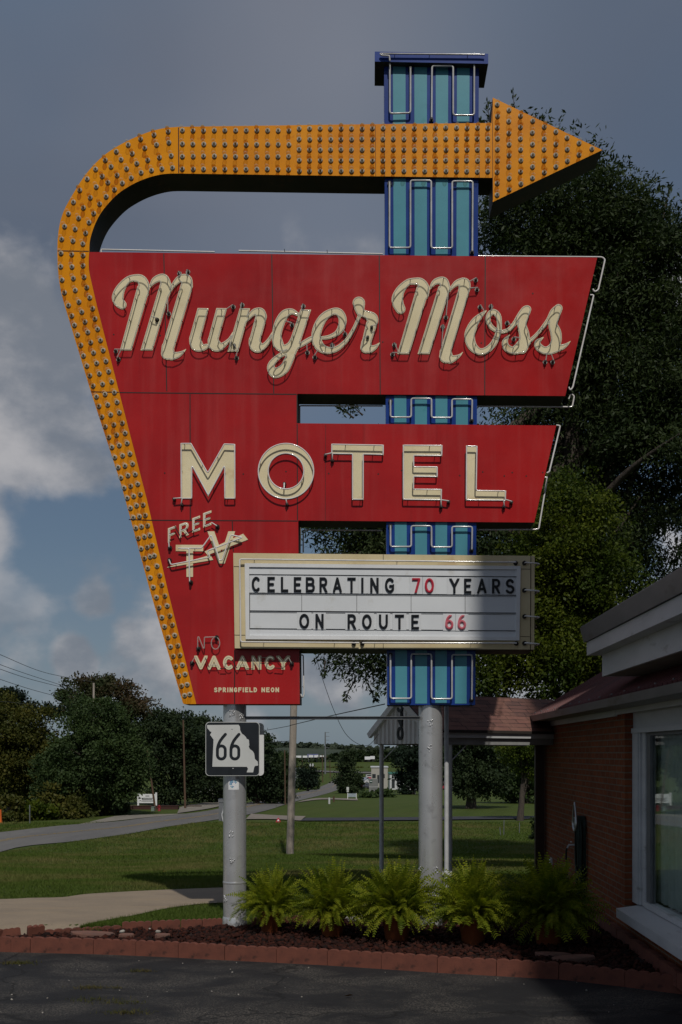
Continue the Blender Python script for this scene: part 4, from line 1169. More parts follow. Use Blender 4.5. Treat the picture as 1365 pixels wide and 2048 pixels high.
def rocks(name, pts, size, m, kind='stuff', flat=.75):
    n = len(pts)
    sc = (size[0] + (size[1] - size[0]) * rng.random(n) ** 1.6)[:, None, None] * (.7 + .6 * rng.random((n, 1, 3)))
    v = IV[None] * (1 + .25 * rng.normal(size=(n, 12, 1))) * sc
    v = np.einsum('nij,nkj->nki', rot_rand(n), v); v[:, :, 2] *= flat
    v += np.asarray(pts)[:, None, :]
    f = (IF[None] + 12 * np.arange(n)[:, None, None]).reshape(-1, 3)
    o = link(name, np_mesh(name, v.reshape(-1, 3), f, [m]))
    return tag(o, kind=kind) if kind else o
def island_mat(name, cols, rough=.9, bump=0):
    m, n, l, b, o = new_mat(name)
    geo = n.new('ShaderNodeNewGeometry'); r = n.new('ShaderNodeValToRGB')
    r.color_ramp.elements.remove(r.color_ramp.elements[0])
    for i, c in enumerate(cols):
        e = r.color_ramp.elements[0] if i == 0 else r.color_ramp.elements.new(i / (len(cols) - 1))
        e.position = i / (len(cols) - 1); e.color = (*c, 1)
    l(geo.outputs['Random Per Island'], r.inputs[0])
    a = n_mix(n, l, n_range(n, l, n_noise(n, l, 60, 3, .7), .4, .7, 0, .5), r.outputs[0], tuple(x * .4 for x in cols[0]))
    l(a, b.inputs['Base Color']); b.inputs['Roughness'].default_value = rough; b.inputs['Specular IOR Level'].default_value = .15
    if bump: n_bump(n, l, b, n_noise(n, l, 120, 3, .7), bump, .006)
    return m
M['lava'] = island_mat('lava_rock', [(.022, .011, .009), (.060, .018, .012), (.038, .014, .011), (.013, .009, .009), (.078, .025, .016)], 1.0, .6)
ip = [(x, y + .02) for x, y in front_top] + [(2.48, 8.3), (2.48, 11.8)] + [(x, y - .05) for x, y in BPt[::-1]]
cx_ = rng.uniform(-4.2, 2.6, 26000); cy_ = rng.uniform(8.2, 11.8, 26000)
k_ = inside(cx_, cy_, ip)
cx_, cy_ = cx_[k_][:7500], cy_[k_][:7500]
d2 = np.min(np.hypot(cx_[:, None] - np.array([-1.487, .669])[None], cy_[:, None] - 11.15), axis=1) > .17
cx_, cy_ = cx_[d2], cy_[d2]
rocks('lava_rock', np.stack([cx_, cy_, rng.uniform(.008, .032, len(cx_))], 1), (.014, .034), M['lava'])
M['flagstone'] = mat('flagstone', (.20, .10, .075), (.13, .075, .06), 5, rough=.9, bump=.4, bscale=40)
M['pale_rock'] = mat('pale_rock', (.42, .40, .36), (.26, .24, .21), 9, rough=.9, bump=.7, bscale=22, bdist=.02)
def slab(px, py, w, d, label, m_=None, h=.045, rot=0.0):
    x, y = G0(px, py); mb = MB(); n = 9; r = random.Random(int(px))
    q = [(w / 2 * math.cos(2 * math.pi * i / n) * r.uniform(.85, 1.1), d / 2 * math.sin(2 * math.pi * i / n) * r.uniform(.85, 1.1)) for i in range(n)]
    top = [(a * .96, b_ * .96, h) for a, b_ in q]; bot = [(a, b_, 0) for a, b_ in q]; mid_ = [(a, b_, h * .8) for a, b_ in q]
    mb.face(top)
    for A_, B_ in ((bot, mid_), (mid_, top)):
        for i in range(n): mb.face([A_[i], A_[(i + 1) % n], B_[(i + 1) % n], B_[i]])
    o = mb.build('flat_stone', m_ or M['flagstone']); o.location = (x, y, .012); o.rotation_euler = (r.uniform(-.05, .05), r.uniform(-.05, .05), rot)
    return tag(o, label, 'stone', 'flat stones in the bed')
slab(187, 1876, .48, .22, 'long flat stone lying in the lava rock near the left end of the bed')
slab(253, 1879, .16, .12, 'small reddish flat stone in the lava rock, left one of two before the pole')
slab(326, 1879, .17, .12, 'small reddish flat stone in the lava rock, right one of two before the pole')
slab(1150, 1925, .42, .2, 'flat stone at the right end of the bed beside the front edging', rot=.1)
slab(1105, 1918, .34, .18, 'flat stone in front of the rightmost potted fern', rot=-.2)
def boulder(px, py, r, label):
    x, y = G0(px, py); me_v = []
    rr = np.random.default_rng(int(px)); n = 26
    mb = MB(); mb.ball((0, 0, r * .5), r, 12, 8, 0, (1.15, .9, .75))
    mb.v = [tuple(np.array(q) * (1 + .10 * math.sin(7 * q[0] / r + 3) * math.sin(6 * q[2] / r) + .07 * rr.normal())) for q in mb.v]
    mb.s = [False] * len(mb.s)
    o = mb.build('pale_rock', M['pale_rock']); o.location = (x, y, 0)
    return tag(o, label, 'rock', 'pale rocks round the poles')
boulder(852, 1846, .15, 'pale rough rock at the foot of the right silver pole')
boulder(742, 1838, .13, 'pale rough rock between second and third potted fern')
boulder(710, 1844, .10, 'small pale rock behind the second potted fern')
boulder(985, 1842, .10, 'small pale rock behind the fourth potted fern')
pp = [(245, 1873, .03), (316, 1872.5, .032), (300, 1867, .015)]
for i, (x, y, r) in enumerate(pp):
    q = G0(x, y); o = rocks('pebble', [(q[0], q[1], .05)], (r, r * 1.1), M['pale_rock'], None)
    tag(o, ['cream pebble on the left small flat stone', 'cream pebble on the right small flat stone', 'tiny cream pebble on the lava rock left of the pole'][i], 'pebble')

# pebbles and weeds on the asphalt
k = 80
xx = rng.uniform(-3.6, 2.0, k); yy = rng.uniform(7.2, 10.0, k)
fy = np.interp(xx, [p_[0] for p_ in FP], [p_[1] for p_ in FP])
yy = np.minimum(yy, fy - .03 - rng.random(k) * .3)
sel = rng.random(k) < np.clip(1.1 - (xx + 3.6) / 5.5, .15, 1)
rocks('grit', np.stack([xx[sel], yy[sel], np.full(sel.sum(), AZ + .004)], 1), (.003, .009), M['pale_rock'])

# grass blades
def blades(name, X, Y, Z, h, w, m, lean=.5):
    n = len(X); a = rng.uniform(0, 2 * np.pi, n); hh = h * (.5 + rng.random(n)); ww = w * (.7 + .6 * rng.random(n))
    dx, dy = np.cos(a) * ww / 2, np.sin(a) * ww / 2
    lx, ly = rng.normal(size=n) * lean * hh, rng.normal(size=n) * lean * hh
    v = np.empty((n, 3, 3))
    v[:, 0] = np.stack([X - dx, Y - dy, Z], 1); v[:, 1] = np.stack([X + dx, Y + dy, Z], 1); v[:, 2] = np.stack([X + lx, Y + ly, Z + hh], 1)
    return tag(link(name, np_mesh(name, v.reshape(-1, 3), np.arange(3 * n).reshape(-1, 3), [m])), kind='stuff')
M['grass'] = leaf_mat('grass_blade', (.062, .104, .015), (.094, .130, .026), (.165, .150, .055), .25, .8, .38)
gl = np.vectorize(g)
def lumpv(x, y): return np.array([lump(a, b_) for a, b_ in zip(x, y)])
dr_lo = [G0(*q) for q in lo_]; dr_up = [G0(*q) for q in up_]
drive_poly = dr_lo + dr_up[::-1]
N = 420000
Y_ = 11.2 + (58 - 11.2) * rng.random(N) ** 2.1; X_ = (rng.uniform(-790, 400, N) / F) * Y_
ok = ~inside(X_, Y_, drive_poly)
ok &= ~inside(X_, Y_, RN + RF[::-1]) & ~inside(X_, Y_, [G2(480, 1644), G2(1400, 1644.5), G2(1400, 1628), G2(500, 1624)])
bl = np.interp(X_, [p_[0] for p_ in BPt], [p_[1] for p_ in BPt])
ok &= (Y_ > np.where(X_ < 2.0, bl + .04, 12.0)) & ~((X_ > 2.45) & (Y_ < 15.2))
X_, Y_ = X_[ok], Y_[ok]
hz = .035 + .0012 * (Y_ - 11)
blades('grass', X_, Y_, gl(Y_) + lumpv(X_, Y_) - .004, hz, .007 + .0006 * (Y_ - 11), M['grass'], .55)
M['weed'] = leaf_mat('weed_blade', (.060, .075, .015), (.095, .085, .025), (.11, .09, .035), .25, .7, 3)
wx, wy = [], []
for px, py, s, n in ((36, 1927, .16, 260), (282, 1943, .10, 130), (180, 1976, .13, 150), (190, 2001, .22, 130), (250, 2006, .14, 110), (253, 2026, .16, 190), (232, 1976, .06, 40), (50, 1902, .08, 60)):
    x, y = A2(px, py); wx += list(x + rng.normal(size=n) * s * .6); wy += list(y + rng.normal(size=n) * s * .22)
blades('weeds', np.array(wx), np.array(wy), np.full(len(wx), AZ), .022, .006, M['weed'], .9)
tx, ty = [], []
for px, py, s, n in ((183, 1868, .07, 70), (1040, 1895, .04, 30)):
    x, y = G0(px, py); tx += list(x + rng.normal(size=n) * s); ty += list(y + rng.normal(size=n) * s * .5)
blades('grass_tuft', np.array(tx), np.array(ty), np.full(len(tx), .01), .07, .006, M['grass'], .5)
# fallen leaves
M['dead_leaf'] = island_mat('dead_leaf', [(.30, .14, .03), (.20, .09, .03), (.35, .20, .06)], .8)
lv = []; lf = []
for px, py in ((698, 1996), (620, 1714), (755, 1700), (545, 1725), (250, 1730), (900, 1705), (330, 1745), (1000, 1720), (160, 1760)):
    q = A2(px, py) + (AZ,) if py > 1900 else gpt(px, py)
    a = random.random() * 6; s = .045; i = len(lv)
    lv += [(q[0] + s * math.cos(a), q[1] + s * math.sin(a), q[2] + .02), (q[0] + .4 * s * math.cos(a + 1.6), q[1] + .4 * s * math.sin(a + 1.6), q[2] + .012), (q[0] - s * math.cos(a), q[1] - s * math.sin(a), q[2] + .02), (q[0] - .4 * s * math.cos(a + 1.6), q[1] - .4 * s * math.sin(a + 1.6), q[2] + .035)]
    lf.append((i, i + 1, i + 2, i + 3))
tag(link('fallen_leaves', np_mesh('fallen_leaves', lv, lf, [M['dead_leaf']])), kind='stuff')

# ------------------------------------------------------------------ potted ferns
M['pot'] = mat('terracotta_pot', (.30, .085, .030), (.22, .062, .025), 4, rough=.6, bump=.15, bscale=30, c3=(.12, .04, .02), s3=9, lo3=.6, hi3=.8)
M['fern'] = leaf_mat('fern_leaf', (.150, .190, .014), (.300, .310, .026), (.085, .130, .012), .42, .5, 5.0)
def fern(px, py, rad, hgt, pot_r, seed, label):
    r = np.random.default_rng(seed); x, y = G0(px, py)
    e = empty('potted_fern', (x, y, 0), label, 'fern', 'ferns in terracotta pots')
    m = MB(); H = .27 * pot_r / .14
    prof = [(.72, .0), (.76, .02), (.97, .76), (1.08, .78), (1.10, .98), (1.06, 1.0), (.98, .99), (.95, .86), (0.02, .86)]
    n = 28; base = 0
    for i, (a, h) in enumerate(prof):
        for j in range(n): m.v.append((x + a * pot_r * math.cos(2 * math.pi * j / n), y + a * pot_r * math.sin(2 * math.pi * j / n), .012 + h * H))
    for i in range(len(prof) - 1):
        for j in range(n): m.f.append((i * n + j, i * n + (j + 1) % n, (i + 1) * n + (j + 1) % n, (i + 1) * n + j)); m.m.append(0); m.s.append(i not in (2, 4))
    m.f.append(tuple(range(n))[::-1]); m.m.append(0); m.s.append(False)
    m.build('pot', M['pot'], e)
    V = []; Fc = []
    zt = .012 + H * .92
    nf = int(430 * (rad / .42))
    for k in range(nf):
        az = r.uniform(0, 2 * math.pi); u = r.random() ** .85
        el = R(86 - 70 * u + r.normal() * 10); Lf = rad * (1.22 - .02 * u) * r.uniform(.70, 1.18)
        droop = (.15 + 1.65 * u ** 1.1) * r.uniform(.6, 1.35)
        p = np.array([x + r.normal() * pot_r * .32, y + r.normal() * pot_r * .32, zt]); np_ = 24; st = Lf / np_
        twist = r.normal() * .6; cv = r.normal() * .35
        for i in range(np_):
            t = i / np_
            a_el = el - droop * t ** 1.3; azz = az + cv * t
            d = np.array([math.cos(azz) * math.cos(a_el), math.sin(azz) * math.cos(a_el), math.sin(a_el)])
            side = np.array([-math.sin(azz), math.cos(azz), 0]); nrm = np.cross(side, d)
            side2 = side * math.cos(twist) + nrm * math.sin(twist)
            pn = p + d * st
            if pn[2] < .235 + .05 * math.sin(k) - (.09 if abs(math.sin(k * 3.1)) > .8 else 0): break
            if i > 2:
                ln = .037 * (.30 + .70 * math.sin(math.pi * min(1, t * .80 + .14))) * (rad / .42) * (1 if t < .8 else (1.12 - t) * 3.1)
                w_ = st * .36
                for sg in (-1, 1):
                    tip = p + side2 * sg * ln + d * ln * .45 - np.array([0, 0, ln * .18]) + nrm * ln * r.normal() * .18
                    i0 = len(V); V += [p - d * w_, p + d * w_, tip + d * w_ * .2, tip - d * w_ * .5]
                    Fc.append((i0, i0 + 1, i0 + 2, i0 + 3))
            p = pn
    Fq = [f if f[2] != f[3] else f for f in Fc]
    me = bpy.data.meshes.new('fronds'); me.from_pydata([tuple(q) for q in V], [], [f if len(set(f)) == 4 else f[:3] for f in Fq]); me.materials.append(M['fern'])
    link('fronds', me, e)
fern(542, 1867, .37, .46, .125, 11, 'leftmost potted fern, standing right beside the left silver pole')
fern(665, 1876, .42, .48, .135, 12, 'second potted fern from the left, between the two silver poles')
fern(794, 1884, .44, .46, .150, 13, 'middle potted fern of five, just left of the right silver pole')
fern(947, 1890, .46, .50, .145, 14, 'potted fern right of the right silver pole, second from the brick wall')
fern(1097, 1893, .48, .50, .150, 15, 'rightmost potted fern in shade, nearest to the brick wall')
# ------------------------------------------------------------------ brick office at the right
XW = 2.6
def brick_mat(name, c1, c2, mortar, axis='yz'):
    m, n, l, b, o = new_mat(name)
    t = n.new('ShaderNodeTexCoord'); s = n.new('ShaderNodeSeparateXYZ'); c = n.new('ShaderNodeCombineXYZ')
    l(t.outputs['Object'], s.inputs[0])
    l(s.outputs[1 if axis == 'yz' else 0], c.inputs[0]); l(s.outputs[2], c.inputs[1])
    br = n.new('ShaderNodeTexBrick'); l(c.outputs[0], br.inputs['Vector'])
    br.inputs['Scale'].default_value = 1; br.inputs['Brick Width'].default_value = .205; br.inputs['Row Height'].default_value = .068
    br.inputs['Mortar Size'].default_value = .007; br.inputs['Mortar Smooth'].default_value = .2; br.inputs['Bias'].default_value = 0
    br.inputs['Color1'].default_value = (*c1, 1); br.inputs['Color2'].default_value = (*c2, 1); br.inputs['Mortar'].default_value = (*mortar, 1)
    col = n_mix(n, l, n_range(n, l, n_noise(n, l, 22, 5, .7), .4, .75, 0, .5), br.outputs[0], tuple(x * .45 for x in c1))
    col = n_mix(n, l, n_range(n, l, n_noise(n, l, 1.3, 4), .5, .75, 0, .3), col, tuple(x * .6 for x in c2))
    l(col, b.inputs['Base Color']); b.inputs['Roughness'].default_value = .9; b.inputs['Specular IOR Level'].default_value = .08
    inv = n.new('ShaderNodeMath'); inv.operation = 'SUBTRACT'; inv.inputs[0].default_value = 1; l(br.outputs['Fac'], inv.inputs[1])
    ad = n.new('ShaderNodeMath'); ad.operation = 'MULTIPLY_ADD'; l(n_noise(n, l, 60, 4, .7), ad.inputs[0]); ad.inputs[1].default_value = .35; l(inv.outputs[0], ad.inputs[2])
    n_bump(n, l, b, ad.outputs[0], .8, .006)
    return m
M['brick'] = brick_mat('brick', (.27, .082, .036), (.19, .060, .030), (.20, .165, .12))
M['trim'] = mat('white_trim', (.58, .59, .60), (.47, .48, .49), 1.6, rough=.6, bump=.15, bscale=12, c3=(.28, .27, .26), s3=5, lo3=.63, hi3=.82, sc=(1, .5, 2))
M['fascia_metal'] = mat('fascia_metal', (.13, .125, .13), (.19, .18, .185), 1.4, .35, .65, .45, metal=.3, c3=(.09, .07, .06), s3=3, lo3=.58, hi3=.75, sc=(1, .6, 2))
M['red_roof'] = mat('red_metal_roof', (.165, .060, .058), (.115, .045, .045), 1.1, rough=.45, sc=(.6, 1, 1), c3=(.09, .05, .05), s3=2.2, lo3=.55, hi3=.7)
M['soffit'] = mat('soffit', (.30, .29, .27), (.24, .23, .22), 3, rough=.8)
M['brown'] = mat('brown_metal', (.055, .030, .022), (.04, .022, .017), 4, rough=.5)
off = empty('brick_office', (XW, 12, 0), 'low red brick building with white fascia, red metal roof and large window at right', 'building')
ZW = 2.36
m = MB()                                   # wall with the window opening
YJ, YN0 = 10.32, 5.6                       # far and near jamb of the window
m.box(XW, XW + .22, YJ, 15.05, -.2, ZW)
m.box(XW, XW + .22, YN0, YJ - .0005, -.2, .27)
m.box(XW, XW + .22, 2.2, YN0 - .0005, -.2, ZW)
m.box(XW + .221, 8.5, 14.85, 15.04, -.2, ZW)
m.build('wall', M['brick'], off)
m = MB()                                   # sill
sx = 2.47
m.hexa([(sx, YN0 - .1, .255), (XW + .16, YN0 - .1, .2705), (XW + .16, 10.14, .2705), (sx, 10.14, .255), (sx, YN0 - .1, .345), (XW + .16, YN0 - .1, .385), (XW + .16, 10.14, .385), (sx, 10.14, .345)])
m.build('sill', M['trim'], off)
win = MB()
XF = XW + .085
win.box(XF, XF + .12, 10.06, YJ - .001, .386, 2.13)
win.box(XF + .02, XF + .10, 9.93, 10.058, .386, 2.13)
win.box(XF - .012, XF - .001, 10.10, YJ - .012, .387, 2.14)
win.box(XF, XF + .12, YN0, YJ, 2.131, ZW)
win.box(XF - .025, XF - .001, YN0, YJ - .02, 2.10, 2.15)
win.box(XF + .01, XF + .11, YN0, 9.929, .386, .44)
win.box(XF + .01, XF + .11, YN0 + .001, YN0 + .12, .441, 2.13)
wf = win.build('window', M['trim'], off)
m = MB(); m.box(XF + .03, XF + .09, 9.80, 9.929, .441, 2.129); m.box(XF + .03, XF + .09, YN0 + .12, 9.80, 2.07, 2.129); m.build('frame', mat('inner_frame', (.16, .165, .17), rough=.5), wf)
gm, gn, gl_, gb, go = new_mat('window_glass')
gb.inputs['Base Color'].default_value = (.02, .025, .025, 1); gb.inputs['Roughness'].default_value = .02; gb.inputs['IOR'].default_value = 1.52
tr = gn.new('ShaderNodeBsdfTransparent'); tr.inputs[0].default_value = (.95, .97, .96, 1)
gs = gn.new('ShaderNodeBsdfGlossy'); gs.inputs['Roughness'].default_value = .02; gs.inputs[0].default_value = (.9, .95, .95, 1)
fr_ = gn.new('ShaderNodeLayerWeight'); fr_.inputs[0].default_value = .5
pw = gn.new('ShaderNodeMath'); pw.operation = 'POWER'; gl_(fr_.outputs['Facing'], pw.inputs[0]); pw.inputs[1].default_value = 4.5
msh = gn.new('ShaderNodeMixShader'); gl_(n_range(gn, gl_, pw.outputs[0], 0, 1, .05, .9), msh.inputs[0]); gl_(tr.outputs[0], msh.inputs[1]); gl_(gs.outputs[0], msh.inputs[2]); gl_(msh.outputs[0], go.inputs[0])
m = MB(); m.box(XF + .055, XF + .062, YN0 + .12, 9.80, .4405, 2.07); m.build('pane', gm, wf)
M['sheer'] = mat('sheer_curtain', (.55, .62, .60), (.43, .50, .48), 3, rough=.9)
V = []; Fc = []; nseg = 330
for i in range(nseg + 1):
    y = 10.3 - 4.4 * i / nseg; x = XF + .16 + .034 * math.sin(i * .75) + .010 * math.sin(i * 1.9 + 1)
    V += [(x, y, .45), (x + .004, y, 2.12)]
for i in range(nseg): Fc.append((2 * i, 2 * i + 2, 2 * i + 3, 2 * i + 1))
link('curtain', np_mesh('curtain', V, Fc, [M['sheer']], True), off)
V = []; Fc = []
for i in range(41):
    y = 10.12 - .24 * i / 40
    for k, z in enumerate(np.linspace(.46, 2.1, 9)):
        V.append((XF + .10 + .02 * math.sin(i * .9) + .012 * math.sin(z * 2 + i), y + .05 * math.sin(z * 1.6), z))
for i in range(40):
    for k in range(8): Fc.append((i * 9 + k, (i + 1) * 9 + k, (i + 1) * 9 + k + 1, i * 9 + k + 1))
link('drape', np_mesh('drape', V, Fc, [M['trim']], True), off)
m = MB(); m.box(XF + .14, 6.6, YN0 - .2, 10.6, .2, .40); m.box(6.6, 6.7, YN0 - .2, 10.6, .401, 2.3); m.box(XF + .14, 6.6, 10.4, 10.6, .401, 2.2); m.box(XF + .2, 6.6, YN0 - .2, 10.6, 2.2, 2.3)
m.build('room', mat('room_wall', (.22, .19, .16), rough=.9), off)
# lower red metal roof
m = MB(); x0r = 2.30; z0r = 2.42; sl = .60
n = 74; ya, yb_ = 14.55, 5.0
for i in range(n):
    y0 = ya - (ya - yb_) * i / n; y1 = ya - (ya - yb_) * (i + 1) / n; ym = y0 - (y0 - y1) * .22; yn = y0 - (y0 - y1) * .40
    for (u0, h0, u1, h1) in ((y0, 0, y0 - .012, .028), (y0 - .012, .028, ym, .028), (ym, .028, ym - .012, 0), (ym - .012, 0, y1, 0)):
        m.face([(x0r, u0, z0r + h0), (x0r, u1, z0r + h1), (x0r + 3.4, u1, z0r + 3.4 * sl + h1), (x0r + 3.4, u0, z0r + 3.4 * sl + h0)])
m.face([(x0r, ya, z0r - .03), (x0r, ya, z0r + .028), (x0r + 3.4, ya, z0r + .028 + 3.4 * sl), (x0r + 3.4, ya, z0r - .03 + 3.4 * sl)])
rf = m.build('roof', M['red_roof'], off)
m = MB()
m.hexa([(x0r - .015, yb_, z0r - .075), (x0r + .0, yb_, z0r - .075), (x0r + .0, ya + .02, z0r - .075), (x0r - .015, ya + .02, z0r - .075), (x0r - .03, yb_, z0r + .002), (x0r + .02, yb_, z0r - .002), (x0r + .02, ya + .02, z0r - .002), (x0r - .03, ya + .02, z0r + .002)])
for i in range(17): m.ball((x0r + .03, ya - .3 - i * .5, z0r + .045), .012, 6, 4)
m.build('drip_edge', M['fascia_metal'], rf)
m = MB(); m.box(x0r + .01, XW - .001, yb_, ya, z0r - .07, z0r - .055); m.build('soffit', M['soffit'], off)
m = MB(); m.box(XW - .028, XW - .001, YJ + .3, 15.0, ZW - .075, ZW - .001); m.box(XW - .02, XW - .001, yb_, YJ + .299, ZW - .06, ZW - .001); m.build('frieze', M['trim'], off)
m = MB(); m.box(XW - .11, XW - .02, 14.92, 15.02, 0, 2.38); m.box(XW - .16, XW - .112, 14.9, 15.0, 0, 2.38); m.build('corner_post', M['brown'], off)
# upper white roof box
m = MB(); xu = 2.28
m.box(xu, xu + .03, 3.6, 9.93, 2.65, 3.0)
m.box(xu + .031, 5.5, 9.90, 9.93, 2.65, 3.0)
m.box(xu - .11, 5.5, 3.56, 3.599, 2.65, 3.13)
m.build('fascia', M['trim'], off)
m = MB()
m.box(xu - .14, xu - .11, 3.6, 9.98, 2.86, 2.99); m.box(xu - .11, xu - .0005, 3.6, 9.97, 2.862, 2.89); m.box(xu - .109, 5.5, 9.9305, 9.98, 2.86, 2.99)
m.build('gutter_board', M['trim'], off)
m = MB()
m.hexa([(xu - .165, 3.6, 2.992), (xu - .15, 3.6, 2.992), (xu - .15, 10.0, 2.992), (xu - .165, 10.0, 2.992), (xu - .20, 3.6, 3.135), (xu - .12, 3.6, 3.135), (xu - .12, 10.02, 3.135), (xu - .20, 10.02, 3.135)])
m.hexa([(xu - .149, 9.985, 2.992), (5.5, 9.985, 2.992), (5.5, 10.0, 2.992), (xu - .149, 10.0, 2.992), (xu - .119, 9.985, 3.134), (5.5, 9.985, 3.134), (5.5, 10.02, 3.134), (xu - .119, 10.02, 3.134)])
m.build('edge_flashing', M['fascia_metal'], off)
m = MB(); m.box(xu + .031, 5.5, 3.6, 9.899, 2.655, 2.67); m.build('upper_soffit', M['soffit'], off)
m = MB(); m.box(xu - .118, 5.6, 3.6, 9.984, 3.05, 3.10); m.box(xu - .19, 5.6, 3.6, 10.01, 3.136, 3.15); m.build('upper_roof', M['steel_grey'], off)
m = MB(); m.box(XW - .026, XW - .0005, 14.40, 14.52, .30, .40); m.ball((XW - .028, 14.46, .36), .012, 6, 4); m.build('outlet_box', M['white'], off)
# unseen block added behind the viewer to shade office, letter board and lot
EX, EY = 1.155 - SUN_SIDE * 12.9, -2.0
EH = 4.12 + 12.9 * SUN_SLOPE
tall = empty('shade_block', (EX, EY, AZ), 'unseen tall brick block added behind the viewer to cast the shade at right', 'building')
EX -= .05; sk = -SUN_SIDE * 9
m = MB(); m.hexa([(EX + sk, EY - 9, AZ), (EX + 26, EY - 9, AZ), (EX + 26, EY, AZ), (EX, EY, AZ), (EX + sk, EY - 9, EH), (EX + 26, EY - 9, EH), (EX + 26, EY, EH), (EX, EY, EH)]); m.build('wall', M['brick'], tall)
m = MB(); m.hexa([(EX + sk, EY - 9, EH + .001), (EX + 26, EY - 9, EH + .001), (EX + 26, EY, EH + .001), (EX, EY, EH + .001), (EX + sk, EY - 9, EH + .2), (EX + 26, EY - 9, EH + .2), (EX + 26, EY, EH + .2), (EX, EY, EH + .2)]); m.build('parapet', M['trim'], tall)
m = MB(); m.hexa([(EX + 1.75 + sk, EY - 8.8, EH + .201), (EX + 26, EY - 8.8, EH + .201), (EX + 26, EY - .2, EH + .201), (EX + 1.75, EY - .2, EH + .201), (EX + 1.75 + sk, EY - 8.8, EH + 5.5), (EX + 26, EY - 8.8, EH + 5.5), (EX + 26, EY - .2, EH + 5.5), (EX + 1.75, EY - .2, EH + 5.5)]); m.build('shade_step', M['brick'], tall)  # taller step added so the block's shadow also reaches the red roof
m = MB()
for f in range(4):
    for k in range(6): m.box(EX + 1.2 + k * 4, EX + 3.0 + k * 4, EY - .02, EY + .03, 1.0 + f * 3.6, 2.8 + f * 3.6)
m.build('window', M['steel_grey'], tall)

# hose reel, hose, spigot
def wx_(px, py, X=XW - .1): Y = X * F / (px - CX); return (X, Y, EYE + (HY - py) / F * Y)
h0 = wx_(1168, 1645, XW - .02)
hr = empty('hose_hanger', (XW, h0[1], h0[2]), 'pale metal hose hanger with coiled dark green hose on the brick wall', 'hose hanger')
mb = MB(); zc = h0[2]
for xx_ in (XW - .13,):
    q = [(xx_, h0[1] + .11 * math.sin(a) * (1 if math.cos(a) < .1 else (1 - .55 * math.cos(a))), zc + (.10 * math.cos(a) if math.cos(a) < 0 else .24 * math.cos(a))) for a in np.linspace(0, 2 * math.pi, 28, endpoint=False)]
    mb.tube(q, .012, 8, 0, closed=True)
    mb.tube([(xx_, h0[1] + .07 * math.sin(a), zc - .01 + .07 * math.cos(a)) for a in np.linspace(0, 2 * math.pi, 20, endpoint=False)], .009, 8, 0, closed=True)
mb.tube([(XW - .125, h0[1], zc - .01), (XW + .01, h0[1], zc - .01)], .055, 16, 0)
mb.build('hanger', M['alu'], hr)
M['hose'] = mat('hose_rubber', (.018, .034, .026), (.012, .022, .018), 8, rough=.45)
mb = MB(); r = random.Random(8)
for k in range(7):
    x = XW - .105 + .014 * k; w = .085 + r.uniform(-.012, .03); zb = r.uniform(.12, .42)
    q = catmull([(x, h0[1] + w, zc - .35), (x, h0[1] + w * .85, zc - .06), (x, h0[1] + .03, zc + .065), (x, h0[1] - .05, zc + .05), (x + r.uniform(-.01, .01), h0[1] - w, zc - .1), (x, h0[1] - w * 1.1, zc - .5), (x + .01, h0[1] - w * .9, zb + .12), (x + .01, h0[1] - .02, zb), (x, h0[1] + w * .8, zb + .15), (x, h0[1] + w * 1.05, zc - .35)], 6)
    mb.tube(q, .0115, 7)
mb.build('hose', M['hose'], hr)
s0 = wx_(1143, 1690, XW - .05)
sp = empty('water_tap', (XW, s0[1], s0[2]), 'small outdoor water tap with a dark pipe on the brick wall', 'tap')
mb = MB(); mb.tube([(XW, s0[1], s0[2]), (XW - .08, s0[1], s0[2]), (XW - .10, s0[1], s0[2] - .04)], .013, 8); mb.ball((XW - .05, s0[1], s0[2] + .04), .022, 8, 5, 0, (.5, 1.4, .5)); mb.build('tap', M['galv'], sp)
mb = MB(); mb.tube(catmull([(XW - .10, s0[1], s0[2] - .03), (XW - .105, s0[1] + .05, s0[2] - .12), (XW - .09, s0[1] + .06, s0[2] - .45), (XW - .09, s0[1] + .05, .02)], 6), .012, 7); mb.build('hose', M['hose'], sp)
# things on the window ledge inside
o = rocks('red_rock', [(XF + .135, 8.72, .47)], (.058, .062), mat('red_stone', (.20, .075, .06), (.12, .05, .045), 9, rough=.9), None, 1.2)
tag(o, 'rough reddish rock standing inside the window near the sill', 'rock')
o = rocks('red_rock', [(XF + .125, 8.48, .44)], (.042, .046), mat('orange_stone', (.35, .12, .06), rough=.8), None, .9)
tag(o, 'small orange stone on the inner window ledge beside the reddish rock', 'rock')

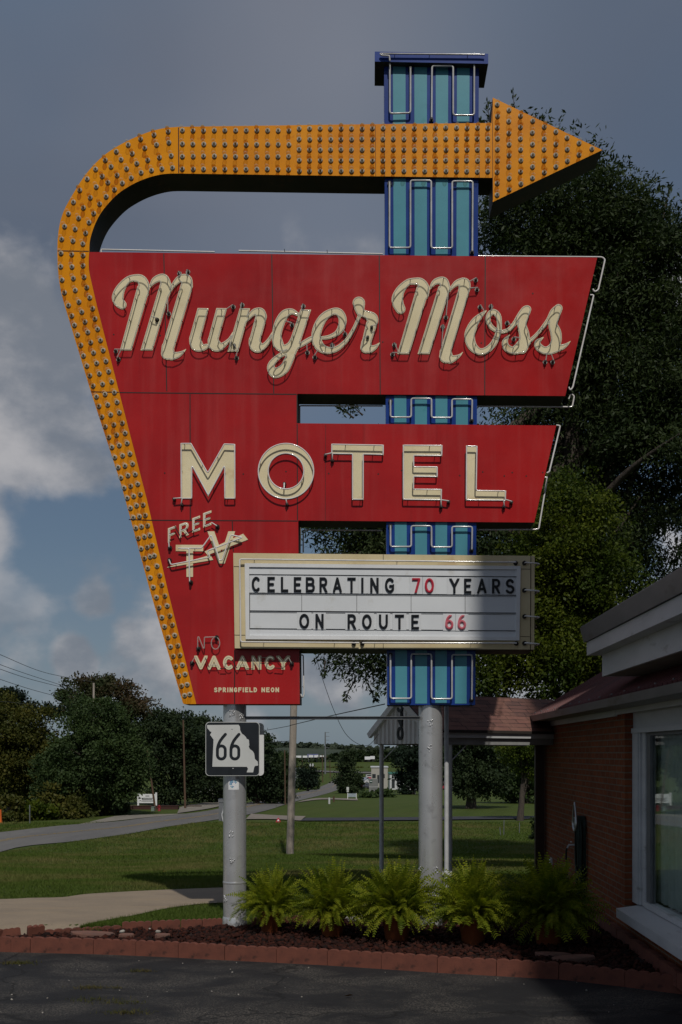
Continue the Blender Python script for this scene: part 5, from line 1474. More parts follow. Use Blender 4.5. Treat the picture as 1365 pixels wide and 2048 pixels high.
# ------------------------------------------------------------------ canopy behind the sign
th = R(37); ux = Vector((math.cos(th), math.sin(th), 0)); vx_ = Vector((math.sin(th), -math.cos(th), 0))     # ridge direction; gable direction towards the lens
def Cn(u, v, z): q = Vector((.43, 13.45, 0)) + ux * u + vx_ * v; return (q.x, q.y, z)
cnp = empty('entry_canopy', Cn(.8, 0, 0), 'small canopy with brown shingle roof, white ribbed gable and thin posts behind the sign', 'canopy')
HW, ZE, ZR = .60, 2.20, 2.70; LC = 2.9
def shingle_mat():
    m, n, l, b, o = new_mat('shingles')
    t = n.new('ShaderNodeTexCoord'); br = n.new('ShaderNodeTexBrick'); l(t.outputs['UV'], br.inputs['Vector'])
    br.inputs['Scale'].default_value = 1; br.inputs['Brick Width'].default_value = .30; br.inputs['Row Height'].default_value = .085; br.inputs['Mortar Size'].default_value = .006
    br.inputs['Color1'].default_value = (.21, .095, .075, 1); br.inputs['Color2'].default_value = (.115, .060, .052, 1); br.inputs['Mortar'].default_value = (.03, .02, .018, 1)
    br.offset = .37; br.squash = 1.3; br.squash_frequency = 3
    col = n_mix(n, l, n_range(n, l, n_noise(n, l, 3.5, 3, .5), .45, .7, 0, .7), br.outputs[0], (.26, .13, .095))
    col = n_mix(n, l, n_range(n, l, n_noise(n, l, 140, 3, .7), .45, .7, 0, .5), col, (.06, .035, .03))
    l(col, b.inputs['Base Color']); b.inputs['Roughness'].default_value = .95
    inv = n.new('ShaderNodeMath'); inv.operation = 'SUBTRACT'; inv.inputs[0].default_value = 1; l(br.outputs['Fac'], inv.inputs[1])
    n_bump(n, l, b, inv.outputs[0], .8, .01)
    return m
M['shingle'] = shingle_mat()
me = bpy.data.meshes.new('roof')
vs = [Cn(-.06, HW + .06, ZE + .0), Cn(LC, HW + .06, ZE), Cn(LC, 0, ZR), Cn(-.06, 0, ZR), Cn(LC, -HW - .06, ZE), Cn(-.06, -HW - .06, ZE)]
vs2 = [(x, y, z - .035) for x, y, z in vs]
me.from_pydata(vs + vs2, [], [(0, 1, 2, 3), (3, 2, 4, 5), (7, 6, 9, 8), (8, 9, 11, 10), (0, 3, 9, 6), (3, 5, 11, 9), (1, 0, 6, 7), (4, 10, 11, 5)])
uv = me.uv_layers.new(name='uv'); sl_ = math.hypot(HW, ZR - ZE)
cuv = {0: (0, 0), 1: (LC, 0), 2: (LC, sl_), 3: (0, sl_), 4: (LC, 0), 5: (0, 0)}
for lp_ in me.loops: uv.data[lp_.index].uv = cuv.get(lp_.vertex_index, (0, 0))
me.materials.append(M['shingle']); me.materials.append(M['dark_metal'])
for p_ in me.polygons:
    if p_.index > 1: p_.material_index = 1
link('roof', me, cnp)
def vsid():
    return mat('white_siding', (.80, .80, .80), (.72, .72, .72), 2.5, rough=.5)
M['siding'] = vsid()
m = MB()
nb = 13
for i in range(nb):
    v0 = -HW + 2 * HW * i / nb; v1 = -HW + 2 * HW * (i + 1) / nb
    zt = lambda v: ZR - .04 - (ZR - ZE) * abs(v) / HW
    for a_, b__, d0, d1 in ((v0, v0 + .012, 0, .026), (v0 + .012, v1 - .04, .026, .026), (v1 - .04, v1 - .025, .026, 0), (v1 - .025, v1, 0, 0)):
        m.face([Cn(-d0, a_, 2.02), Cn(-d1, b__, 2.02), Cn(-d1, b__, zt(b__)), Cn(-d0, a_, zt(a_))])
m.face([Cn(.03, -HW, 2.02), Cn(.03, HW, 2.02), Cn(.03, HW, ZE - .04), Cn(.03, 0, ZR - .04), Cn(.03, -HW, ZE - .04)])
m.face([Cn(0, -HW, 2.02), Cn(0.03, -HW, 2.02), Cn(.03, HW, 2.02), Cn(0, HW, 2.02)])
m.build('gable', M['siding'], cnp)
m = MB()
for sg in (-1, 1):
    a_ = Vector(Cn(-.05, sg * (HW + .06), ZE - .065)); b_ = Vector(Cn(-.05, 0, ZR - .065))
    m.bar(a_, b_, .05, .075)
m.build('rake_board', M['siding'], cnp)
m = MB()
def cbar(u0, u1, v0, v1, z0, z1, mm_=0):
    m.hexa([Cn(u0, v0, z0), Cn(u1, v0, z0), Cn(u1, v1, z0), Cn(u0, v1, z0), Cn(u0, v0, z1), Cn(u1, v0, z1), Cn(u1, v1, z1), Cn(u0, v1, z1)], mm_)
cbar(.04, LC, HW - .005, HW + .03, ZE - .10, ZE - .005); cbar(.04, LC, -HW - .03, -HW + .005, ZE - .10, ZE - .005)
m.build('fascia', M['trim'], cnp)
m = MB(); cbar(.05, LC, HW - .07, HW - .008, ZE - .19, ZE - .1005); cbar(.05, LC, -HW + .008, -HW + .07, ZE - .19, ZE - .1005); cbar(.05, LC, -HW + .071, HW - .071, ZE - .12, ZE - .1005)
m.build('beam', mat('canopy_beam', (.33, .33, .33), rough=.7), cnp)
for u, v in ((.08, -HW + .05), (.36, HW - .05)):
    m = MB(); a_ = Cn(u, v, -.1); m.tube([a_, Cn(u, v, ZE - .19)], .03, 12); m.build('post', M['galv'], cnp)
for u, v, du, dv in ((.08, -HW + .05, .02, .34), (.36, HW - .05, .30, 0)):
    m = MB(); m.tube([Cn(u, v, 1.78), Cn(u + du, v + dv, 2.01)], .009, 6); m.build('brace', M['galv'], cnp)
m = MB(); m.tube([Cn(.12, -HW + .0, 2.0), Cn(.12, -HW + .0, 1.2)], .012, 8); m.tube([Cn(.12, -HW, 1.2), Cn(.12, -HW, 1.08)], .02, 8); m.build('downpipe', M['white'], cnp)
# house number 2 4 0 running down the gable
z_ = 2.60
for ch in '240':
    st = [[(px * 1.0, -py * 1.0, .16) for px, py in s_] for s_ in GL[ch]]
    lp = contour(sdf([[(x * .8, y * 1.25, .16) for x, y, _ in s_] for s_ in st], (), .05, .4, (-.16, .98, -1.45, .2)), 0, .01)
    mb = MB(); k = .115; m3 = []
    for l_ in lp:
        pts = [((x - .4) * k, z_ + y * k) for x, y in l_]
        m3.append(pts)
    mb.loops(m3, 0, .02, 0)
    mb.v = [Cn(-.042 + yy, xx_, zz) for xx_, yy, zz in mb.v]
    mb.build('number', M['black'], cnp)
    z_ -= .185
def pipe(name, a, b_, r, m_, label, cat, group=None, cap=True):
    mb = MB(); mb.tube([a, b_], r, 10); return tag(mb.build(name, m_), label, cat, group)

# ------------------------------------------------------------------ poles and wires
M['wood'] = mat('pole_wood', (.40, .35, .30), (.29, .25, .215), 3.0, .35, .65, .9, bump=.7, bscale=14, bdist=.01, sc=(5, 5, .35), c3=(.10, .085, .075), s3=4, lo3=.58, hi3=.72)
M['wood_brown'] = mat('brown_pole_wood', (.115, .070, .045), (.085, .055, .038), 3, rough=.9, sc=(5, 5, .4))
M['wire'] = mat('wire', (.05, .05, .055), rough=.6)
def wood_pole(px0, py0, px1, py1, wpx, label, m_, cross=None, dY=0, name='utility_pole'):
    b0 = gpt(px0, py0); Y = b0[1] + dY
    e = empty(name, b0, label, 'pole', 'wooden utility poles')
    t = P(px1, py1, Y); r0 = wpx / 2 / F * Y
    n = 10; mb = MB()
    mb.tube([(b0[0] + (t[0] - b0[0]) * i / n, Y, b0[2] - .2 + (t[2] - b0[2] + .2) * i / n) for i in range(n + 1)], [r0 * (1 - .28 * i / n) for i in range(n + 1)], 14)
    mb.build('shaft', m_, e)
    if cross:
        mb = MB()
        for dz, w in cross: mb.box(t[0] - w / 2, t[0] + w / 2, Y - r0 - .10, Y - r0, t[2] - dz - .06, t[2] - dz + .06); mb.tube([(t[0] - w * .42, Y - r0 - .05, t[2] - dz + .06), (t[0] - w * .42, Y - r0 - .05, t[2] - dz + .2)], .04, 6); mb.tube([(t[0] + w * .42, Y - r0 - .05, t[2] - dz + .06), (t[0] + w * .42, Y - r0 - .05, t[2] - dz + .2)], .04, 6)
        mb.build('crossarm', m_, e)
    return e
wood_pole(580, 1715, 601, 900, 15.5, 'weathered grey wooden pole leaning slightly, on the lawn behind the sign', M['wood'])
wood_pole(187, 1612, 188, 1366, 5.5, 'wooden utility pole whose top rises out of the reddish tree', M['wood'])
wood_pole(371, 1618, 367, 1440, 4.5, 'tall brown wooden utility pole beside the road, right of the white notice board', M['wood_brown'])
wood_pole(312, 1621, 295, 1500, 4.2, 'leaning thin wooden pole in front of the white notice board', M['wood_brown'])
wood_pole(624, 1574, 622, 1528, 2.2, 'distant utility pole with two grey transformers on its top', M['wood_brown'])
wood_pole(606, 1574, 605, 1520, 2.0, 'distant thin pole left of the transformer pole', M['wood_brown'])
wood_pole(646, 1565, 645, 1508, 2.0, 'distant wooden pole left of the tall dark steel mast', M['wood_brown'], cross=((1.0, 3.5),))
wood_pole(661, 1556, 660, 1520, 1.8, 'distant wooden pole right of the tall dark steel mast', M['wood_brown'])
wood_pole(571, 1610, 570, 1500, 3, 'brown wooden pole beside the road in front of the dark trees', M['wood_brown'])
def wire(pts, r, label, n=16):
    q = catmull(pts, n); mb = MB(); mb.tube(q, r, 5); return tag(mb.build('overhead_wire', M['wire']), label, 'wire', 'overhead wires')
def sagw(pxs, Y0, Y1, label, r=.016):
    n = len(pxs); wire([P(x, y, Y0 + (Y1 - Y0) * i / (n - 1)) for i, (x, y) in enumerate(pxs)], r, label)
sagw([(-60, 1285), (0, 1309), (90, 1345), (187, 1364)], 45, 72, 'topmost overhead wire in the sky above the left trees')
sagw([(-60, 1305), (0, 1329), (60, 1350), (135, 1374)], 46, 70, 'second overhead wire from the top, left edge of the sky')
sagw([(-60, 1316), (0, 1338), (60, 1358), (135, 1377)], 46, 70, 'third overhead wire from the top, close under the second')
sagw([(-60, 1338), (0, 1358.5), (60, 1378), (115, 1393)], 46, 70, 'lowest steep overhead wire left of the reddish tree')
sagw([(-40, 1400), (36, 1406), (110, 1416)], 60, 74, 'nearly level wire between the far left trees and the green tree')
sagw([(525, 1462), (578, 1452), (584, 1450), (660, 1432), (770, 1408)], 32.4, 13.5, 'thin wire running from behind the route sign up to the pylon foot', .008)
sagw([(632, 1312), (648, 1365), (668, 1420), (690, 1465), (715, 1487), (738, 1490), (758, 1468)], 13.0, 13.7, 'slack thin cable hanging in a loop beside the white gable', .0035)
sagw([(440, 1500), (520, 1487), (581, 1482)], 70, 33, 'dark wire between the roadside trees and the grey wooden pole', .012)
# stakes and small posts on the lawn
for px, py, top, lb in ((1002, 1671, 1655, 'short leaning metal stake on the lawn, left one of three'), (1008, 1671, 1640, 'tallest metal stake on the lawn, middle one of three'), (1039, 1667, 1645, 'thin metal stake on the lawn, right one of three')):
    b0 = gpt(px, py); t = P(px - (2 if top == 1655 else -0.5), top, b0[1]); pipe('stake', (b0[0], b0[1], b0[2] - .1), t, .02, M['steel_grey'], lb, 'stake', 'metal stakes in the lawn')
b0 = gpt(60, 1647); pipe('marker_post', b0, P(60, 1610, b0[1]), .03, M['steel_grey'], 'thin grey metal post at the roadside in front of the left shrubs', 'post')
b0 = gpt(1074, 1660); pipe('marker_post', b0, P(1074, 1590, b0[1]), .05, M['trim'], 'thin white post beside the brown corner post of the building', 'post')
b0 = gpt(557, 1645); mb = MB(); s = .17
mb.face([(b0[0] - s, b0[1], b0[2]), (b0[0] + s, b0[1], b0[2]), (b0[0], b0[1] + .03, b0[2] + .3)], 0); mb.face([(b0[0] - s, b0[1] + .12, b0[2]), (b0[0], b0[1] + .03, b0[2] + .3), (b0[0] + s, b0[1] + .12, b0[2])], 0)
mb.face([(b0[0] - .07, b0[1] - .012, b0[2] + .08), (b0[0] + .07, b0[1] - .012, b0[2] + .08), (b0[0], b0[1] + .01, b0[2] + .2)], 1)
tag(mb.build('tent_marker', [M['letter_red'], M['white']]), 'small red and white folded marker on the grass edge by the grey pole', 'marker')
b0 = gpt(-1, 1646); mb = MB(); mb.tube([b0, (b0[0], b0[1], b0[2] + .15), (b0[0], b0[1], b0[2] + .75)], [.2, .15, .13], 10)
tag(mb.build('traffic_barrel', mat('orange_plastic', (.75, .16, .03), rough=.5)), 'orange traffic barrel cut by the left edge of the picture', 'barrel')

# ------------------------------------------------------------------ trees
def leaves(lobes, n_cl, per, cl_r, ll, lw, droop=.0, shell=.45, tuft=1.0):
    w = np.array([q[2] for q in lobes], float); w /= w.sum()
    nb = max(8, n_cl // 9)
    idx = rng.choice(len(lobes), nb, p=w)
    C = np.array([q[0] for q in lobes], float)[idx]; Rr = np.array([q[1] for q in lobes], float)[idx]
    d = rng.normal(size=(nb, 3)); d /= np.linalg.norm(d, axis=1)[:, None]
    rad = (shell + (1 - shell) * rng.random(nb)) ** .7
    wob = 1 + .10 * np.sin(d[:, 0] * 5 + d[:, 2] * 4 + idx) + .08 * np.sin(d[:, 1] * 7 - d[:, 2] * 6)
    big = C + d * Rr * (rad * wob)[:, None]
    def in_ball(n): 
        q = rng.normal(size=(n, 3)); q /= np.linalg.norm(q, axis=1)[:, None]
        return q * rng.random(n)[:, None] ** (1 / 2.4)
    j = rng.integers(0, nb, n_cl)
    tuft = tuft * min(1.0, float(Rr[:, [0, 2]].mean()) / (cl_r * 6.5))
    bs_ = (.6 + .8 * rng.random(nb))[j][:, None]
    cc = big[j] + in_ball(n_cl) * cl_r * np.array([3.0, 3.0, 1.9]) * bs_ * tuft + d[j] * cl_r * .4
    d = d[j]
    pos = np.repeat(cc, per, 0) + in_ball(n_cl * per) * np.array([cl_r, cl_r, cl_r * .7]) * 1.7
    out_ = np.repeat(d, per, 0)
    ax = rng.normal(size=pos.shape) + out_ * .8 + np.array([0, 0, -droop]); ax /= np.linalg.norm(ax, axis=1)[:, None]
    nm = rng.normal(size=pos.shape) + out_ * .7 + np.array([0, 0, .6]); sd = np.cross(ax, nm); sd /= np.linalg.norm(sd, axis=1)[:, None] + 1e-9
    sz = (.65 + .7 * rng.random(len(pos)))[:, None]
    v = np.empty((len(pos), 4, 3))
    v[:, 0] = pos; v[:, 1] = pos + ax * ll * sz * .5 + sd * lw * sz * .5; v[:, 2] = pos + ax * ll * sz; v[:, 3] = pos + ax * ll * sz * .5 - sd * lw * sz * .5
    return v.reshape(-1, 3), cc
M['bark'] = mat('bark', (.085, .068, .055), (.05, .042, .036), 6, rough=.95, bump=.8, bscale=14, bdist=.03, sc=(4, 4, .6))
def tree(name, base, lobes, n_cl, per, cl_r, ll, lw, lm, label, cat='tree', trunk_r=.2, group=None, droop=0., shell=.45, limbs=9, sprigs=None, kind=None):
    e = empty(name, base, label, cat, group)
    V, cc = leaves(lobes, n_cl, per, cl_r, ll, lw, droop, shell)
    if sprigs is not None:
        S_ = []
        for (a, b_) in sprigs:
            a, b_ = np.array(a), np.array(b_); k = 46
            t = rng.random(k)[:, None] ** .8; p_ = a + (b_ - a) * t + rng.normal(size=(k, 3)) * .07 * (1.2 - t)
            ax = rng.normal(size=p_.shape) * .8 + (b_ - a) / np.linalg.norm(b_ - a); ax /= np.linalg.norm(ax, axis=1)[:, None]
            sd = np.cross(ax, rng.normal(size=p_.shape)); sd /= np.linalg.norm(sd, axis=1)[:, None]
            v = np.empty((k, 4, 3)); v[:, 0] = p_; v[:, 1] = p_ + ax * ll * .5 + sd * lw * .5; v[:, 2] = p_ + ax * ll; v[:, 3] = p_ + ax * ll * .5 - sd * lw * .5
            S_.append(v.reshape(-1, 3))
        V = np.concatenate([V] + S_)
    link('crown', np_mesh('crown', V, np.arange(len(V)).reshape(-1, 4), [lm]), e)
    mb = MB(); bs = Vector(base)
    top = np.mean([q[0] for q in lobes], axis=0); top = Vector((float(top[0]), float(top[1]), float(max(q[0][2] for q in lobes))))
    k = 8
    tp = [bs + Vector((0, 0, -.3))] + [bs + (top - bs) * (i / k) + Vector((.12 * math.sin(i * 1.3), .1 * math.cos(i), 0)) * trunk_r * 3 * (i / k) for i in range(1, k + 1)]
    mb.tube(tp, [trunk_r * (1.15 if i == 0 else (1 - .85 * i / k)) for i in range(k + 1)], 10)
    r = random.Random(len(V))
    for i in range(limbs):
        a = tp[2 + i % 5]; tgt = Vector([float(q) for q in cc[r.randrange(len(cc))]])
        md = (a + tgt) / 2 + Vector((0, 0, (tgt - a).length * .08))
        q = catmull([tuple(a), tuple(md), tuple(tgt)], 5); mb.tube(q, [trunk_r * .38 * (1 - .9 * j / (len(q) - 1)) for j in range(len(q))], 6)
        if sprigs is not None and i < len(sprigs):
            s_a, s_b = sprigs[i]; mb.tube([tuple(np.array(s_a) - (np.array(s_b) - np.array(s_a)) * .4), s_a, s_b], [.03, .02, .006], 5)
    mb.build('trunk', M['bark'], e)
    return e
def LP(px, py, Y, rx, ry, rz=None, w=None):      # crown lobe given where it appears, at its own distance
    a = rx / F * Y; c = ry / F * Y; b_ = rz if rz else a
    return (P(px, py, Y), (a, b_, c), w if w else a * c)
M['lf_dark'] = leaf_mat('dark_leaf', (.026, .043, .015), (.050, .068, .024), (.018, .032, .012), .22, .5, .55)
M['lf_yel'] = leaf_mat('yellow_green_leaf', (.052, .078, .010), (.105, .125, .012), (.034, .058, .010), .30, .5, .8)
M['lf_oak'] = leaf_mat('mid_leaf', (.038, .066, .022), (.062, .090, .030), (.028, .048, .018), .22, .55, .5)
M['lf_red'] = leaf_mat('reddish_leaf', (.050, .050, .022), (.086, .050, .030), (.038, .054, .022), .25, .55, .35)
M['lf_olive'] = leaf_mat('olive_leaf', (.054, .064, .014), (.100, .090, .018), (.038, .050, .013), .25, .55, .4)
M['lf_deep'] = leaf_mat('deep_leaf', (.025, .042, .019), (.044, .062, .026), (.019, .032, .015), .2, .55, .4)
M['lf_pine'] = leaf_mat('pine_needle', (.013, .024, .015), (.022, .036, .020), (.010, .018, .012), .1, .6, .5)
YB1 = 27.0
spr = [(P(1032, 262, YB1), P(1027, 186, YB1)), (P(982, 262, YB1), P(975, 204, YB1)), (P(968, 275, YB1), P(961, 240, YB1)), (P(1072, 282, YB1), P(1085, 236, YB1)), (P(1210, 395, YB1), P(1222, 340, YB1)), (P(1330, 420, YB1), P(1340, 372, YB1)), (P(1190, 372, YB1), P(1193, 338, YB1)),
       (P(650, 1330, 26), P(648, 1352, 26)), (P(705, 1370, 26), P(690, 1398, 26)), (P(740, 1375, 26), P(752, 1400, 26)), (P(700, 830, 26), P(680, 815, 26)), (P(720, 825, 26), P(705, 812, 26))]
tb = gpt(1160, 1740)
tree('shade_tree', (P(1170, 0, YB1)[0], YB1, g(YB1)),
     [LP(1120, 600, YB1, 150, 330, 2.0), LP(1245, 690, YB1 + .6, 140, 330, 2.1), LP(1300, 900, YB1, 150, 330, 2.2), LP(1040, 430, YB1, 75, 135, 1.1), LP(1130, 1040, YB1 + 1, 190, 300, 2.2),
      LP(860, 1060, 26, 190, 230, 1.6), LP(760, 1090, 26, 130, 190, 1.2, 4.6), LP(800, 1290, 26, 120, 85, 1.1, 1.9), LP(1280, 500, YB1, 80, 125, 1.2), LP(1190, 430, YB1, 90, 85, 1.2), LP(1380, 780, YB1, 90, 350, 1.6), LP(1290, 560, YB1 + .5, 85, 170, 1.4), LP(1200, 560, YB1 + .5, 110, 200, 1.6)],
     10500, 26, .25, .14, .046, M['lf_dark'], 'huge dark green shade tree towering behind the right side of the sign', trunk_r=.45, droop=.5, limbs=22, sprigs=spr, shell=.25)
tree('leafy_tree', (P(1160, 0, 21)[0], 21, g(21)),
     [LP(1120, 1120, 21, 85, 150, 1.0), LP(1050, 1230, 21, 95, 145, 1.0), LP(1180, 1240, 21.3, 110, 160, 1.1), LP(1170, 1010, 21, 55, 90, .7), LP(1000, 1330, 20.6, 60, 85, .7), LP(1110, 1330, 20.6, 90, 85, .8), LP(1250, 1330, 21, 70, 120, .8)],
     4300, 26, .15, .075, .046, M['lf_yel'], 'yellow green leafy tree in front of the huge dark tree, beside the letter board', trunk_r=.17, limbs=14, shell=.2)
def simple_tree(px, py, Y, lobes, lm, label, n_cl=700, per=16, sc=1.0, tr=.22, name='tree', group='trees along the road', shell=.5, **kw):
    sz = Y / F
    return tree(name, (P(px, 0, Y)[0], Y, g(Y)), [LP(a, b_, Y, rx, ry) for a, b_, rx, ry in lobes], int(n_cl * 1.7), per, 8.0 * sz * sc, 5.6 * sz * sc, 3.5 * sz * sc, lm, label, trunk_r=tr, group=group, shell=shell, **kw)
simple_tree(200, 1615, 66, [(195, 1520, 95, 88), (190, 1450, 62, 52), (140, 1550, 62, 55), (245, 1535, 46, 60), (165, 1572, 64, 40), (225, 1572, 34, 34)], M['lf_oak'], 'large round dark green tree left of the sign near the road', 1800, 18)
simple_tree(235, 1600, 84, [(215, 1410, 70, 50), (165, 1395, 36, 32), (260, 1440, 52, 50), (205, 1380, 28, 22), (240, 1500, 60, 50)], M['lf_red'], 'tree with reddish crown rising behind the round green tree', 1100, 16)
simple_tree(20, 1640, 70, [(20, 1490, 72, 92), (70, 1490, 45, 70), (-30, 1470, 60, 110), (60, 1550, 60, 50)], M['lf_olive'], 'yellowish olive tree at the far left edge', 1500, 16)
simple_tree(18, 1640, 92, [(22, 1398, 20, 15), (50, 1420, 14, 14), (-10, 1405, 22, 20), (100, 1425, 16, 12)], M['lf_pine'], 'dark tree tops just above the olive tree at the left edge', 260, 14)
simple_tree(345, 1615, 82, [(345, 1480, 55, 56), (345, 1545, 45, 52), (385, 1530, 42, 60), (310, 1475, 26, 38)], M['lf_deep'], 'dark tree right of the round green tree, behind the tall brown pole', 1100, 16)
simple_tree(405, 1610, 92, [(405, 1490, 42, 55), (420, 1550, 40, 55), (407, 1452, 14, 18), (440, 1510, 30, 60)], M['lf_deep'], 'dark tree just left of the route sign', 800, 16)
simple_tree(512, 1612, 88, [(515, 1545, 32, 45), (540, 1550, 30, 48), (500, 1560, 25, 40), (560, 1560, 22, 40), (528, 1500, 12, 24)], M['lf_deep'], 'dark tree group right of the left pole beside the road', 800, 15, tr=.3)
simple_tree(697, 1592, 165, [(698, 1560, 20, 24), (697, 1535, 15, 24), (700, 1510, 8, 16), (690, 1570, 17, 16), (707, 1572, 14, 14)], M['lf_deep'], 'slender pointed tree on the lawn right of the road', 420, 14, .75, shell=.3)
tree('pine_tree', (P(826, 0, 150)[0], 150, g(150)), [LP(815, 1505, 150, 26, 14), LP(826, 1522, 150, 32, 12), LP(812, 1530, 150, 28, 9), LP(834, 1545, 150, 24, 10), LP(812, 1548, 150, 26, 6), LP(830, 1563, 150, 26, 10), LP(818, 1575, 150, 16, 8)], 420, 14, .6, .6, .22, M['lf_pine'], 'dark pine tree with layered boughs behind the white gable', trunk_r=.3, group='trees along the road', shell=.2)
simple_tree(942, 1614, 76, [(940, 1535, 58, 48), (985, 1540, 40, 45), (908, 1535, 28, 30), (950, 1490, 50, 30)], M['lf_deep'], 'spreading dark tree on the lawn seen under the canopy', 900, 16, tr=.42)
simple_tree(1053, 1606, 90, [(1055, 1540, 55, 60), (1020, 1530, 40, 55), (1080, 1500, 40, 50)], M['lf_oak'], 'dark tree on the lawn just left of the brick corner', 900, 16, tr=.4)
simple_tree(1040, 1600, 60, [(1045, 1500, 40, 32), (1062, 1530, 22, 22)], M['lf_yel'], 'sunlit leafy branches of a tree hanging under the canopy', 360, 15, .9)
simple_tree(615, 1574, 200, [(613, 1550, 17, 20), (622, 1556, 12, 14)], M['lf_pine'], 'small dark tree behind the transformer pole', 220, 12, .7)
simple_tree(566, 1540, 260, [(566, 1525, 22, 18), (578, 1532, 14, 12)], M['lf_oak'], 'small round tree left of the grey wooden pole, far off', 220, 12, .7)
def bush(px, py, rx, ry, lm, label, n_cl=160, group='roadside shrubs', name='shrub'):
    b0 = gpt(px, py); Y = b0[1]; sz = Y / F
    e = empty(name, b0, label, 'shrub', group)
    V, cc = leaves([LP(px, py - ry * .75, Y, rx, ry), LP(px + rx * .4, py - ry * .5, Y, rx * .6, ry * .7)], n_cl, 14, 6 * sz, 7 * sz, 4.5 * sz, 0, .4)
    link('foliage', np_mesh('foliage', V, np.arange(len(V)).reshape(-1, 4), [lm]), e)
    mb = MB()
    for k in range(5):
        c = cc[k]; mb.tube([b0, ((b0[0] + c[0]) / 2, b0[1], (b0[2] + c[2]) / 2), tuple(float(q) for q in c)], [.05, .035, .01], 5)
    mb.build('stem', M['bark'], e)
bush(15, 1642, 45, 26, M['lf_olive'], 'leafy shrub at the left edge beside the road')
bush(75, 1640, 34, 20, M['lf_yel'], 'low yellow green shrub behind the thin metal post')
bush(120, 1637, 48, 34, M['lf_olive'], 'olive shrub below the round green tree', 240)
bush(165, 1632, 45, 36, M['lf_olive'], 'tall olive shrub in front of the round green tree', 240)
bush(215, 1628, 34, 20, M['lf_oak'], 'dark low shrub at the right end of the shrub row', 160)
bush(40, 1612, 38, 42, M['lf_yel'], 'bright shrub in front of the olive tree', 240)
bush(1070, 1680, 9, 20, M['lf_deep'], 'small dark shrub on the lawn beside the brick corner', 60)
bush(614, 1580, 15, 10, M['lf_oak'], 'round bush beside the yellow bollards', 90)
bush(735, 1596, 6, 4.5, M['lf_oak'], 'clipped round bush left of the grey sign slab', 40, 'clipped bushes by the sign slab')
bush(755, 1595, 6, 4.5, M['lf_oak'], 'clipped round bush in front of the grey sign slab', 40, 'clipped bushes by the sign slab')
bush(771, 1595, 6, 4.5, M['lf_oak'], 'clipped round bush right of the grey sign slab', 40, 'clipped bushes by the sign slab')
# far wooded ridge and tree lines
def woods(name, prof, Y, thick, n, lm, leaf, zlow):
    px = rng.uniform(prof[0][0], prof[-1][0], n); top = np.interp(px, [q[0] for q in prof], [q[1] for q in prof])
    top = top + 1.6 * np.sin(px * .13) + 1.1 * np.sin(px * .37 + 1) - .8 * rng.random(n)
    t = rng.random(n) ** .8; yy = Y + thick * (1 - t) * (rng.random(n) - .2)
    zt = EYE + (HY - top) / F * Y; zz = zlow + (zt - zlow) * t
    pos = np.stack([(px - CX) / F * Y, yy, zz], 1)
    ax = rng.normal(size=pos.shape); ax /= np.linalg.norm(ax, axis=1)[:, None]; sd = np.cross(ax, rng.normal(size=pos.shape) + np.array([0, -1, .7])); sd /= np.linalg.norm(sd, axis=1)[:, None]
    s = (leaf * (.6 + .8 * rng.random(n)))[:, None]
    v = np.empty((n, 4, 3)); v[:, 0] = pos - ax * s; v[:, 1] = pos + sd * s * .7; v[:, 2] = pos + ax * s; v[:, 3] = pos - sd * s * .7
    tag(link(name, np_mesh(name, v.reshape(-1, 3), np.arange(4 * n).reshape(-1, 4), [lm])), kind='stuff')
M['lf_far'] = leaf_mat('far_leaf', (.045, .062, .042), (.062, .078, .050), (.036, .052, .040), .15, .7, .02)
hp = [(-900, 1470), (300, 1482), (560, 1487), (620, 1489), (700, 1493), (760, 1497), (850, 1495), (930, 1488), (1100, 1480), (2000, 1470)]
HV = []; HF = []
for i, (x, y) in enumerate(hp):
    for Y, f_ in ((820, 0), (950, .8), (1100, 1.0), (1500, .6)):
        HV.append(((x - CX) / F * 950, Y, -2.1 + (EYE + (HY - y - 2.5) / F * 950 + 2.1) * f_))
for i in range(len(hp) - 1):
    for j in range(3): HF.append((i * 4 + j, (i + 1) * 4 + j, (i + 1) * 4 + j + 1, i * 4 + j + 1))
tag(link('hills', np_mesh('hills', HV, HF, [mat('far_slope', (.040, .055, .036), (.050, .065, .042), .02, rough=1)], True)), kind='structure')
woods('hill_woods', hp, 950, 60, 16000, M['lf_far'], 3.0, -3.0)
woods('distant_woods', [(520, 1532), (600, 1530), (640, 1534), (662, 1515), (700, 1506), (760, 1507), (830, 1504), (900, 1500), (1120, 1496)], 560, 20, 9000, M['lf_deep'], 2.0, -2.8)
woods('distant_scrub', [(480, 1520), (560, 1520), (600, 1536), (680, 1538), (780, 1538), (900, 1530), (1100, 1528)], 470, 30, 3500, M['lf_olive'], 1.0, -5.6)

# ------------------------------------------------------------------ far and small things
def at(px, py): return gpt(px, py)
